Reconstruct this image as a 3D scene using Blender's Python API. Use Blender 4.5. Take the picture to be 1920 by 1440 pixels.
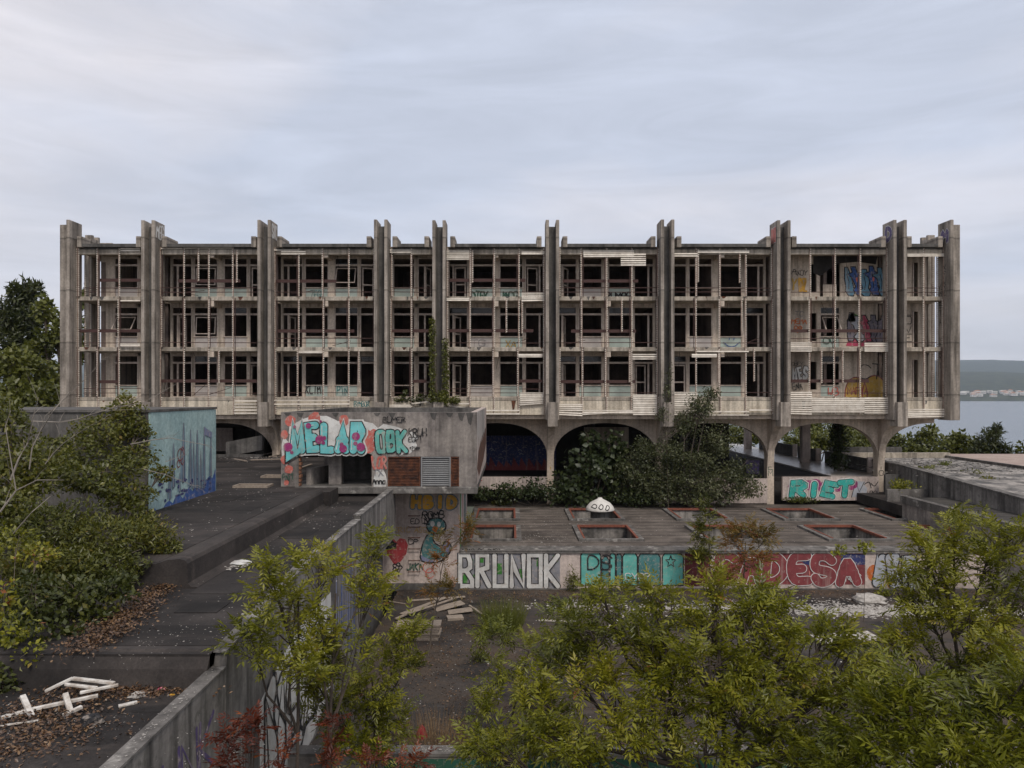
import bpy, math, random
import numpy as np
from mathutils import Vector, Matrix
R = math.radians
random.seed(7)
for o in list(bpy.data.objects): bpy.data.objects.remove(o)
SC = bpy.context.scene; COL = SC.collection

# ------------------------------------------------------------------ camera, sky, sun, exposure
cam_d = bpy.data.cameras.new('camera'); cam = bpy.data.objects.new('camera', cam_d); COL.objects.link(cam)
cam.location = (0, 0, 0); cam.rotation_euler = (R(90), 0, 0)          # eye level is z = 0, looking along +Y
cam_d.sensor_width = 36; cam_d.lens = 26.25; cam_d.shift_x = 3/1920; cam_d.shift_y = 20/1920
cam_d.clip_start = 0.1; cam_d.clip_end = 60000
SC.camera = cam
W = bpy.data.worlds.new('World'); SC.world = W; W.use_nodes = True
nt = W.node_tree; nt.nodes.clear()
def wn(t, **k):
    n = nt.nodes.new(t)
    for a, b in k.items(): setattr(n, a, b)
    return n
SUN_EL, SUN_ROT = 52, 160
sky = wn('ShaderNodeTexSky', sky_type='NISHITA', sun_disc=False, sun_elevation=R(SUN_EL), sun_rotation=R(SUN_ROT))
tc = wn('ShaderNodeTexCoord')
mp = wn('ShaderNodeMapping'); mp.inputs['Scale'].default_value = (1.0, 1.0, 3.2); mp.inputs['Location'].default_value = (1.3, .4, .2)
n1 = wn('ShaderNodeTexNoise'); n1.inputs['Scale'].default_value = 1.25; n1.inputs['Detail'].default_value = 9; n1.inputs['Roughness'].default_value = .52; n1.inputs['Distortion'].default_value = .35
r1 = wn('ShaderNodeValToRGB'); r1.color_ramp.elements[0].position = .36; r1.color_ramp.elements[1].position = .66
r1.color_ramp.elements[0].color = (4.75, 5.1, 6.0, 1); r1.color_ramp.elements[1].color = (6.75, 6.45, 6.65, 1)
mp2 = wn('ShaderNodeMapping'); mp2.inputs['Scale'].default_value = (1.2, 1.2, 7.0); mp2.inputs['Rotation'].default_value = (0, R(12), 0)
n2 = wn('ShaderNodeTexNoise'); n2.inputs['Scale'].default_value = 2.6; n2.inputs['Detail'].default_value = 10; n2.inputs['Roughness'].default_value = .6; n2.inputs['Distortion'].default_value = .8
r2 = wn('ShaderNodeMapRange'); r2.inputs[1].default_value = .35; r2.inputs[2].default_value = .75; r2.inputs[3].default_value = .87; r2.inputs[4].default_value = 1.09
mul = wn('ShaderNodeMixRGB', blend_type='MULTIPLY'); mul.inputs[0].default_value = 1
mx = wn('ShaderNodeMixRGB'); mx.inputs[0].default_value = .93
bg = wn('ShaderNodeBackground'); bg.inputs[1].default_value = .095
out = wn('ShaderNodeOutputWorld')
L = nt.links.new
L(tc.outputs['Generated'], mp.inputs[0]); L(mp.outputs[0], n1.inputs[0]); L(n1.outputs[0], r1.inputs[0])
L(tc.outputs['Generated'], mp2.inputs[0]); L(mp2.outputs[0], n2.inputs[0]); L(n2.outputs[0], r2.inputs[0])
L(r1.outputs[0], mul.inputs[1]); L(r2.outputs[0], mul.inputs[2])
L(sky.outputs[0], mx.inputs[1]); L(mul.outputs[0], mx.inputs[2]); L(mx.outputs[0], bg.inputs[0]); L(bg.outputs[0], out.inputs[0])
sun_d = bpy.data.lights.new('sun', 'SUN'); sun = bpy.data.objects.new('sun', sun_d); COL.objects.link(sun)
sun_d.energy = 1.45; sun_d.angle = R(14); sun_d.color = (1, .93, .84)
az = R(SUN_ROT); d = Vector((math.sin(az)*math.cos(R(SUN_EL)), math.cos(az)*math.cos(R(SUN_EL)), math.sin(R(SUN_EL))))
sun.rotation_euler = d.to_track_quat('Z', 'Y').to_euler(); sun.location = (0, -10, 40)
vs = SC.view_settings; vs.view_transform = 'Standard'; vs.look = 'None'; vs.exposure = 0.55; vs.gamma = 1; vs.use_curve_mapping = False
SC.render.engine = 'CYCLES'; SC.cycles.use_denoising = True; SC.cycles.max_bounces = 6; SC.cycles.transparent_max_bounces = 6; SC.cycles.diffuse_bounces = 3

# ------------------------------------------------------------------ materials
MAT = {}
def newmat(name):
    m = bpy.data.materials.new(name); m.use_nodes = True; MAT[name] = m
    t = m.node_tree; b = t.nodes['Principled BSDF']
    return m, t, b
def N(t, k, **kw):
    n = t.nodes.new(k)
    for a, b in kw.items(): setattr(n, a, b)
    return n
def c4(c): return (c[0], c[1], c[2], 1)
def noise(t, scale, detail=6, rough=.55, mscale=None, vec=None):
    n = N(t, 'ShaderNodeTexNoise'); n.inputs['Scale'].default_value = scale; n.inputs['Detail'].default_value = detail; n.inputs['Roughness'].default_value = rough
    g = vec or N(t, 'ShaderNodeNewGeometry').outputs['Position']
    if mscale:
        m = N(t, 'ShaderNodeMapping'); m.inputs['Scale'].default_value = mscale; t.links.new(g, m.inputs[0]); t.links.new(m.outputs[0], n.inputs[0])
    else: t.links.new(g, n.inputs[0])
    return n.outputs[0]
def ramp(t, src, stops):
    r = N(t, 'ShaderNodeValToRGB'); e = r.color_ramp.elements
    while len(e) < len(stops): e.new(.5)
    for i, (p, c) in enumerate(stops): e[i].position = p; e[i].color = c4(c) if not isinstance(c, (int, float)) else (c, c, c, 1)
    t.links.new(src, r.inputs[0]); return r.outputs[0]
def mix(t, a, b, f, mode='MIX'):
    m = N(t, 'ShaderNodeMixRGB', blend_type=mode)
    for i, v in ((0, f), (1, a), (2, b)):
        if isinstance(v, (int, float)): m.inputs[i].default_value = v if i == 0 else (v, v, v, 1)
        elif isinstance(v, tuple): m.inputs[i].default_value = c4(v)
        else: t.links.new(v, m.inputs[i])
    return m.outputs[0]
def bump(t, b, h, s=.3, dist=.02):
    n = N(t, 'ShaderNodeBump'); n.inputs['Strength'].default_value = s; n.inputs['Distance'].default_value = dist
    t.links.new(h, n.inputs['Height']); t.links.new(n.outputs[0], b.inputs['Normal'])
def concrete(name, col, dark, streak=.6, lo=.35, hi=.7, rough=.9, fine=9, moss=None, joint=None):
    m, t, b = newmat(name)
    c = mix(t, col, dark, ramp(t, noise(t, .9, 8, .62), [(lo, 0), (hi, 1)]))
    s = ramp(t, noise(t, 1.0, 5, .6, (4.2, 4.2, .22)), [(.45, 1.0), (.72, 1-streak)])
    c = mix(t, c, s, 1.0, 'MULTIPLY')
    f = noise(t, fine, 6, .7)
    c = mix(t, c, ramp(t, f, [(.3, .72), (.7, 1.18)]), 1.0, 'MULTIPLY')
    s2 = ramp(t, noise(t, 1.0, 4, .6, (1.3, 1.3, .09)), [(.52, 1.0), (.70, 1-streak*.8)])
    c = mix(t, c, s2, 1.0, 'MULTIPLY')
    if joint:
        g = N(t, 'ShaderNodeNewGeometry'); sx = N(t, 'ShaderNodeSeparateXYZ'); t.links.new(g.outputs['Position'], sx.inputs[0])
        wv = N(t, 'ShaderNodeMath', operation='MULTIPLY_ADD'); t.links.new(noise(t, 1.5, 2), wv.inputs[0]); wv.inputs[1].default_value = .03; t.links.new(sx.outputs[2], wv.inputs[2])
        dv = N(t, 'ShaderNodeMath', operation='DIVIDE'); t.links.new(wv.outputs[0], dv.inputs[0]); dv.inputs[1].default_value = joint
        fr = N(t, 'ShaderNodeMath', operation='FRACT'); t.links.new(dv.outputs[0], fr.inputs[0])
        c = mix(t, c, ramp(t, fr.outputs[0], [(0, .5), (.012, .55), (.02, 1.0), (.97, .94), (1.0, .6)]), 1.0, 'MULTIPLY')
    if moss: c = mix(t, c, moss, ramp(t, noise(t, 2.3, 7, .65), [(.56, 0), (.66, .8)]))
    t.links.new(c, b.inputs['Base Color']); b.inputs['Roughness'].default_value = rough; b.inputs['Specular IOR Level'].default_value = .25
    bump(t, b, f, .35, .012)
    return m
concrete('fin_concrete', (.44, .385, .33), (.25, .215, .18), .7, joint=2.95)
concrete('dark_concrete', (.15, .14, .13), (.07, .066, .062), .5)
concrete('slab_concrete', (.52, .46, .38), (.30, .255, .205), .6)
concrete('plaster_wall', (.60, .51, .42), (.40, .33, .26), .5, .45, .8)
concrete('beige_spandrel', (.68, .60, .48), (.44, .37, .28), .5, .42, .75)
concrete('soffit_plaster', (.44, .37, .30), (.26, .215, .17), .15)
concrete('arch_concrete', (.62, .52, .42), (.44, .36, .29), .4, .4, .75)
concrete('block_concrete', (.36, .32, .285), (.17, .15, .14), .5, .35, .65)
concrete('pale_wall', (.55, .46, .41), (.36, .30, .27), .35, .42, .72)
concrete('ledge_concrete', (.20, .185, .17), (.10, .092, .085), .5, moss=(.36, .34, .31))
concrete('parapet_concrete', (.28, .26, .24), (.13, .12, .112), .75, moss=(.09, .085, .075))
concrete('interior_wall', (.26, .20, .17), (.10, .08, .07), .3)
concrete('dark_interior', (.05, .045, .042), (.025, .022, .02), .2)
concrete('teal_wall', (.36, .48, .465), (.28, .40, .40), .15, .4, .7)
concrete('gravel', (.34, .31, .28), (.10, .095, .09), .0, .42, .6, fine=5)
concrete('pinkish_deck', (.42, .33, .28), (.30, .22, .19), .1)
concrete('well_wall', (.33, .30, .27), (.09, .085, .08), .6, .4, .62)
def asphalt(name, col, lite, seam=None, dirt=None):
    m, t, b = newmat(name)
    c = mix(t, col, lite, ramp(t, noise(t, .7, 9, .65), [(.42, 0), (.68, 1)]))
    c = mix(t, c, (lite[0]*1.5, lite[1]*1.45, lite[2]*1.4), ramp(t, noise(t, 1.4, 8, .7, (.25, 1.6, 1)), [(.56, 0), (.72, .8)]))
    c = mix(t, c, .45, ramp(t, noise(t, .33, 7, .7), [(.50, 0), (.60, .75)]), 'MULTIPLY')
    f = noise(t, 22, 5, .7)
    c = mix(t, c, ramp(t, f, [(.3, .7), (.7, 1.25)]), 1.0, 'MULTIPLY')
    h = f
    if seam:
        g = N(t, 'ShaderNodeNewGeometry'); sx = N(t, 'ShaderNodeSeparateXYZ'); t.links.new(g.outputs['Position'], sx.inputs[0])
        wv = N(t, 'ShaderNodeMath', operation='MULTIPLY_ADD'); t.links.new(noise(t, .6, 2), wv.inputs[0]); wv.inputs[1].default_value = .12; t.links.new(sx.outputs[1], wv.inputs[2])
        dv = N(t, 'ShaderNodeMath', operation='DIVIDE'); t.links.new(wv.outputs[0], dv.inputs[0]); dv.inputs[1].default_value = seam
        fr = N(t, 'ShaderNodeMath', operation='FRACT'); t.links.new(dv.outputs[0], fr.inputs[0])
        sm = ramp(t, fr.outputs[0], [(0, .45), (.08, .62), (.13, 1.0), (.9, 1.2), (1.0, .5)])
        c = mix(t, c, sm, 1.0, 'MULTIPLY')
    oi = N(t, 'ShaderNodeObjectInfo'); c = mix(t, c, ramp(t, oi.outputs['Random'], [(0, .6), (1, 1.45)]), 1.0, 'MULTIPLY')
    if dirt: c = mix(t, c, dirt, ramp(t, noise(t, .55, 9, .72), [(.44, 0), (.60, .9)]))
    t.links.new(c, b.inputs['Base Color']); b.inputs['Roughness'].default_value = .88; b.inputs['Specular IOR Level'].default_value = .3
    bump(t, b, h, .4, .008)
asphalt('asphalt', (.023, .0195, .018), (.048, .040, .036))
asphalt('asphalt_strips', (.07, .058, .049), (.13, .11, .094), .85)
asphalt('asphalt_dirt', (.026, .023, .021), (.05, .043, .039), dirt=(.075, .055, .04))
asphalt('asphalt_boards', (.06, .055, .05), (.11, .10, .09), .6)
def plain(name, col, rough=.7, metal=0, var=.25, scale=6, dark=None, lo=.35, hi=.7):
    m, t, b = newmat(name)
    d = dark or tuple(v*(1-var) for v in col)
    c = mix(t, col, d, ramp(t, noise(t, scale, 6, .65), [(lo, 0), (hi, 1)]))
    t.links.new(c, b.inputs['Base Color']); b.inputs['Roughness'].default_value = rough; b.inputs['Metallic'].default_value = metal
    return m
plain('frame_paint', (.58, .50, .43), .6, 0, .3, 4, (.32, .25, .20))
plain('panel_green', (.40, .47, .42), .6, 0, .15, 3, (.33, .38, .34))
plain('panel_grey', (.46, .42, .39), .6, 0, .2, 3)
plain('slat_white', (.72, .66, .57), .45, 0, .2, 3, (.46, .40, .33))
plain('track_metal', (.34, .26, .21), .7, 0, .5, 6, (.16, .085, .06), .45, .65)
plain('rail_red', (.055, .024, .02), .8, 0, .3, 4, (.11, .075, .06), .6, .8)
plain('rust', (.13, .045, .02), .9, 0, .4, 5, (.035, .016, .012), .38, .62)
plain('louver_grey', (.26, .26, .26), .5, .2, .2, 6)
plain('rim_red', (.25, .075, .04), .75, 0, .3, 8, (.10, .035, .025))
plain('bare_wood', (.34, .28, .22), .85, 0, .3, 9, (.20, .16, .13))
plain('white_pvc', (.66, .63, .58), .5, 0, .2, 5, (.34, .29, .24), .4, .6)
plain('white_chip', (.46, .43, .39), .85, 0, .5, 7, (.20, .18, .16))
plain('bark', (.12, .095, .075), .9, 0, .4, 14)
plain('bare_branch', (.27, .235, .20), .85, 0, .3, 9)
plain('twig_dark', (.06, .045, .035), .9, 0, .3, 9)
plain('dead_leaf', (.16, .085, .04), .85, 0, .4, 9, (.07, .045, .03))
plain('dry_straw', (.26, .18, .10), .85, 0, .3, 9)
plain('red_plastic', (.45, .02, .05), .4, 0, .2, 5)
plain('pink_plastic', (.55, .10, .16), .4, 0, .2, 5)
plain('brick_edge', (.24, .11, .06), .9, 0, .4, 12)
plain('house_white', (.72, .70, .66), .8, 0, .1, .05)
plain('house_roof', (.42, .22, .14), .9, 0, .2, .05)
plain('house_window', (.05, .05, .06), .3, 0, .1, 1)
plain('floor_tile', (.42, .38, .34), .28, 0, .25, .8)
plain('ground_soil', (.055, .05, .035), .95, 0, .4, .3, (.04, .055, .02))
plain('far_scrub', (.042, .052, .024), .95, 0, .4, .02, (.018, .025, .014), .42, .58)
plain('dome_white', (.66, .63, .58), .6, 0, .2, 4)
m, t, b = newmat('glass'); b.inputs['Base Color'].default_value = (.02, .022, .024, 1); b.inputs['Roughness'].default_value = .12; b.inputs['Alpha'].default_value = .55
m, t, b = newmat('sea'); b.inputs['Base Color'].default_value = (.05, .075, .10, 1); b.inputs['Roughness'].default_value = .18
bump(t, b, noise(t, .12, 5, .6, (1, 2.2, 1)), .5, .6)
def paint(name, col, under=(.40, .34, .29), wear=.17, rough=.75):
    m, t, b = newmat(name)
    c = mix(t, col, tuple(v*.6 for v in col), ramp(t, noise(t, 1.6, 8, .65), [(.38, 0), (.68, 1)]))
    c = mix(t, c, under, ramp(t, noise(t, 1.0, 5, .6, (5, 5, .3)), [(.55, 0), (.75, .5)]))
    c = mix(t, c, under, ramp(t, noise(t, 7, 8, .72), [(.70-wear, 0), (.78-wear*.6, .85)]))
    t.links.new(c, b.inputs['Base Color']); b.inputs['Roughness'].default_value = rough
paint('p_teal', (.16, .55, .56)); paint('p_aqua', (.13, .46, .40)); paint('p_turq', (.03, .40, .34)); paint('p_black', (.012, .012, .014)); paint('p_white', (.66, .65, .62))
paint('p_magenta', (.30, .03, .15)); paint('p_red', (.33, .035, .04)); paint('p_salmon', (.55, .13, .10), wear=.2); paint('p_green', (.05, .24, .035)); paint('p_yellow', (.62, .33, .03))
paint('p_slate', (.13, .20, .25)); paint('p_bluegreen', (.06, .20, .20), wear=.18); paint('p_crimson', (.22, .04, .045), wear=.12); paint('p_maroon', (.12, .02, .022), wear=.12); paint('p_silver', (.38, .40, .44)); paint('p_orange', (.55, .13, .02))
paint('p_steel', (.17, .25, .31), wear=.08); paint('p_darksteel', (.075, .10, .15), wear=.08); paint('p_navy', (.025, .035, .13)); paint('p_blue', (.04, .10, .30)); paint('p_sky', (.12, .27, .38)); paint('p_grey', (.25, .25, .27)); paint('p_violet', (.10, .07, .18)); paint('p_pinkred', (.45, .05, .11)); paint('p_darkgreen', (.015, .08, .05)); paint('p_lav', (.20, .22, .33)); paint('p_ochre', (.45, .28, .05)); paint('p_mauve', (.19, .17, .21))
def leafmat(name, stops, trans=.36):
    m, t, b = newmat(name)
    a = N(t, 'ShaderNodeAttribute', attribute_name='tone')
    c = ramp(t, a.outputs['Fac'], stops)
    t.links.new(c, b.inputs['Base Color']); b.inputs['Roughness'].default_value = .42; b.inputs['Specular IOR Level'].default_value = .5
    tr = N(t, 'ShaderNodeBsdfTranslucent'); t.links.new(c, tr.inputs[0])
    ms = N(t, 'ShaderNodeMixShader'); ms.inputs[0].default_value = trans
    t.links.new(b.outputs[0], ms.inputs[1]); t.links.new(tr.outputs[0], ms.inputs[2]); t.links.new(ms.outputs[0], t.nodes['Material Output'].inputs[0])
leafmat('leaf_olive', [(0, (.07, .078, .006)), (.4, (.165, .17, .009)), (.8, (.28, .265, .02)), (.95, (.24, .17, .03)), (1, (.26, .09, .025))])
leafmat('leaf_fresh', [(0, (.08, .095, .007)), (.5, (.17, .178, .011)), (1, (.28, .265, .025))])
leafmat('leaf_ivy', [(0, (.028, .038, .008)), (.5, (.06, .072, .013)), (.9, (.11, .115, .018)), (1, (.16, .13, .03))])
leafmat('leaf_bush', [(0, (.045, .055, .009)), (.5, (.105, .112, .015)), (.88, (.18, .165, .025)), (1, (.20, .14, .03))])
leafmat('leaf_fig', [(0, (.025, .036, .013)), (.5, (.048, .066, .022)), (1, (.09, .105, .036))])
leafmat('leaf_birch', [(0, (.05, .06, .025)), (.6, (.09, .10, .04)), (1, (.18, .18, .09))])
leafmat('leaf_pine', [(0, (.03, .04, .012)), (.6, (.06, .07, .02)), (1, (.10, .105, .03))])
leafmat('leaf_far', [(0, (.06, .07, .012)), (.6, (.12, .13, .02)), (1, (.18, .18, .035))])
leafmat('leaf_red', [(0, (.07, .016, .008)), (.5, (.16, .032, .012)), (.85, (.26, .075, .018)), (1, (.14, .12, .02))])
leafmat('leaf_litter', [(0, (.04, .022, .012)), (.6, (.11, .055, .025)), (1, (.22, .13, .06))], .05)
leafmat('leaf_rusty', [(0, (.10, .085, .015)), (.4, (.17, .11, .02)), (.75, (.25, .10, .02)), (1, (.30, .06, .02))])
leafmat('blade_green', [(0, (.10, .12, .022)), (1, (.22, .23, .05))])
leafmat('blade_dry', [(0, (.22, .13, .06)), (1, (.40, .29, .17))])

# ------------------------------------------------------------------ building blocks
INV = {}
def finish(o, parent, loc=(0, 0, 0), rz=0, rot=None):
    COL.objects.link(o); o.location = loc
    o.rotation_euler = rot if rot else (0, 0, rz)
    if parent is not None:
        o.parent = parent
        if parent.name in INV: o.matrix_parent_inverse = INV[parent.name]
    return o
def thing(name, label, cat, loc=(0, 0, 0), group=None, kind=None):
    o = bpy.data.objects.new(name, None); COL.objects.link(o); o.location = loc; o.empty_display_size = .2
    INV[o.name] = Matrix.Translation(-Vector(loc)); tag(o, label, cat, group, kind); return o
def tag(o, label=None, cat=None, group=None, kind=None):
    if label: o['label'] = label
    if cat: o['category'] = cat
    if group: o['group'] = group
    if kind: o['kind'] = kind
    return o
class MB:
    def __init__(s): s.v = []; s.f = []
    def box(s, x0, x1, y0, y1, z0, z1):
        i = len(s.v)
        s.v += [(x0,y0,z0),(x1,y0,z0),(x1,y1,z0),(x0,y1,z0),(x0,y0,z1),(x1,y0,z1),(x1,y1,z1),(x0,y1,z1)]
        s.f += [tuple(i+k for k in q) for q in ((0,3,2,1),(4,5,6,7),(0,1,5,4),(1,2,6,5),(2,3,7,6),(3,0,4,7))]
        return s
    def face(s, pts):
        i = len(s.v); s.v += [tuple(p) for p in pts]; s.f.append(tuple(range(i, i+len(pts)))); return s
    def prism(s, poly, axis, a, b):
        """poly: 2-D outline, extruded along axis 'x' (poly = y,z), 'y' (x,z) or 'z' (x,y) from a to b"""
        def P(p, k): return {'x': (k, p[0], p[1]), 'y': (p[0], k, p[1]), 'z': (p[0], p[1], k)}[axis]
        n = len(poly); i = len(s.v)
        s.v += [P(p, a) for p in poly] + [P(p, b) for p in poly]
        s.f.append(tuple(i+k for k in range(n))[::-1]); s.f.append(tuple(i+n+k for k in range(n)))
        for k in range(n): s.f.append((i+k, i+(k+1) % n, i+n+(k+1) % n, i+n+k))
        return s
    def bar(s, p, q, w, h):
        p, q = Vector(p), Vector(q); d = (q-p).normalized(); up = Vector((0,0,1)) if abs(d.z) < .9 else Vector((0,1,0))
        a = d.cross(up).normalized()*w/2; b = a.cross(d).normalized()*h/2; i = len(s.v)
        for e in (p, q): s.v += [tuple(e-a-b), tuple(e+a-b), tuple(e+a+b), tuple(e-a+b)]
        s.f += [tuple(i+k for k in q_) for q_ in ((3,2,1,0),(4,5,6,7),(0,1,5,4),(1,2,6,5),(2,3,7,6),(3,0,4,7))]
        return s
    def tube(s, pts, rad, n=6):
        pts = [Vector(p) for p in pts]; i0 = len(s.v)
        for k, p in enumerate(pts):
            d = (pts[min(k+1, len(pts)-1)]-pts[max(k-1, 0)])
            d = d.normalized() if d.length > 1e-9 else Vector((0,0,1))
            up = Vector((0,0,1)) if abs(d.z) < .92 else Vector((1,0,0))
            a = d.cross(up).normalized(); b = a.cross(d)
            r = rad[k] if isinstance(rad, (list, tuple)) else rad
            for j in range(n):
                an = 2*math.pi*j/n; s.v.append(tuple(p+a*(math.cos(an)*r)+b*(math.sin(an)*r)))
        for k in range(len(pts)-1):
            for j in range(n):
                s.f.append((i0+k*n+j, i0+k*n+(j+1) % n, i0+(k+1)*n+(j+1) % n, i0+(k+1)*n+j))
        s.f.append(tuple(i0+j for j in range(n))[::-1]); e = i0+(len(pts)-1)*n; s.f.append(tuple(e+j for j in range(n)))
        return s
    def mesh(s, name, mat, smooth=False):
        m = bpy.data.meshes.new(name); m.from_pydata(s.v, [], s.f); m.materials.append(MAT[mat]); m.update()
        if smooth: m.polygons.foreach_set('use_smooth', [True]*len(m.polygons))
        return m
    def build(s, name, mat, parent=None, loc=(0,0,0), rz=0, rot=None, smooth=False):
        return finish(bpy.data.objects.new(name, s.mesh(name, mat, smooth)), parent, loc, rz, rot)
def inst(name, mesh, parent, loc=(0,0,0), rz=0, rot=None): return finish(bpy.data.objects.new(name, mesh), parent, loc, rz, rot)
def npmesh(name, V, F, mat, tone=None):
    m = bpy.data.meshes.new(name); k = F.shape[1]; nf = len(F)
    m.vertices.add(len(V)); m.vertices.foreach_set('co', V.astype(np.float32).ravel())
    m.loops.add(nf*k); m.loops.foreach_set('vertex_index', F.astype(np.int32).ravel())
    m.polygons.add(nf); m.polygons.foreach_set('loop_start', (np.arange(nf)*k).astype(np.int32)); m.polygons.foreach_set('loop_total', np.full(nf, k, np.int32))
    m.update(calc_edges=True)
    if tone is not None:
        a = m.attributes.new('tone', 'FLOAT', 'FACE'); a.data.foreach_set('value', np.asarray(tone, np.float32))
    m.materials.append(MAT[mat]); return m
FPX = 1400.0
def XZ(px, py, Y): return ((px-957)/FPX*Y, (740-py)/FPX*Y)      # measured off the photograph at a known distance
def X_(px, Y): return (px-957)/FPX*Y
def Z_(py, Y): return (740-py)/FPX*Y
def bevel(o, w=.02, seg=1):
    b = o.modifiers.new('bevel', 'BEVEL'); b.width = w; b.segments = seg; b.limit_method = 'ANGLE'; return o

# ---- flat paint: stroke lettering laid on a wall as thin paint films
FONT = {'A':'00 3A 60|14 54','B':'00 0A 4A 59 57 45 05|45 64 62 40 00','C':'68 4A 1A 08 02 10 40 62','D':'00 0A 3A 67 63 30 00','E':'6A 0A 00 60|05 45','F':'6A 0A 00|05 45',
 'G':'68 4A 1A 08 02 10 50 64 34','H':'00 0A|60 6A|05 65','I':'30 3A','J':'6A 62 40 10 02','K':'00 0A|6A 05 60','L':'0A 00 60','M':'00 0A 34 6A 60','N':'00 0A 60 6A',
 'O':'30 10 02 08 1A 5A 68 62 50 30','P':'00 0A 4A 68 67 45 05','R':'00 0A 4A 68 67 45 05|25 60','S':'68 4A 1A 08 06 15 54 62 40 10 02','T':'0A 6A|3A 30','U':'0A 02 10 50 62 6A',
 'V':'0A 30 6A','W':'0A 10 35 50 6A','X':'00 6A|0A 60','Y':'0A 35 6A|35 30','Z':'0A 6A 00 60','1':'18 3A 30','2':'08 1A 5A 68 66 00 60','3':'0A 6A 35 64 61 40 00','9':'60 68 4A 1A 08 06 15 55 66',
 '8':'25 07 08 2A 4A 68 67 45 25 03 02 10 50 62 63 45','a':'56 16 03 01 10 40 52|56 50','n':'00 06|04 26 46 54 50','i':'30 36|39 3A','!':'3A 33|31 30','*':'24 48|28 44|16 56',' ':'','.':'30 31',
 'b':'00 0A 4A 58 56 35 05|35 62 60 00','r':'00 0A 5A 56 05|25 60','u':'0A 00 60 6A','h':'00 0A 25 60 6A','o':'00 0A 6A 60 00','k':'00 0A|6A 67 35 63 60','4':'50 5A 03 63','^':'00 04 2A|30 24 46 5A'}
HEX = '0123456789A'
def chaikin(p, it):
    for _ in range(it):
        if len(p) < 3: break
        q = [p[0]]
        for a, b in zip(p[:-1], p[1:]):
            q += [(a[0]*.75+b[0]*.25, a[1]*.75+b[1]*.25), (a[0]*.25+b[0]*.75, a[1]*.25+b[1]*.75)]
        q.append(p[-1]); p = q
    return p
def strokes(text, x, z, w, h, gap=.3, smooth=0, jit=0., rng=None, lean=0., shrink=0., rise=0.):
    """text fitted in the box x..x+w, z..z+h; shrink pulls strokes in from the box edge"""
    rng = rng or random.Random(text); n = len(text); cw = w/(n+gap*(n-1)*.6); res = []
    for k, ch in enumerate(text):
        ox = x+k*cw*(1+gap*.6); an = rng.uniform(-jit, jit); sc = 1+rng.uniform(-jit, jit)*.5; dz = rng.uniform(-jit, jit)*h*.25
        for pl in (FONT.get(ch, '').split('|') if FONT.get(ch) else []):
            pts = []
            for tk in pl.split():
                u = HEX.index(tk[0])/6*(cw-2*shrink)+shrink; v = HEX.index(tk[1])/10*(h-2*shrink)+shrink
                u -= cw/2; v -= h/2; u, v = (u*math.cos(an)-v*math.sin(an))*sc, (u*math.sin(an)+v*math.cos(an))*sc
                pts.append((ox+cw/2+u+lean*v, z+h/2+v+dz+rise*k))
            res.append(chaikin(pts, smooth))
    return res
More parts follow.
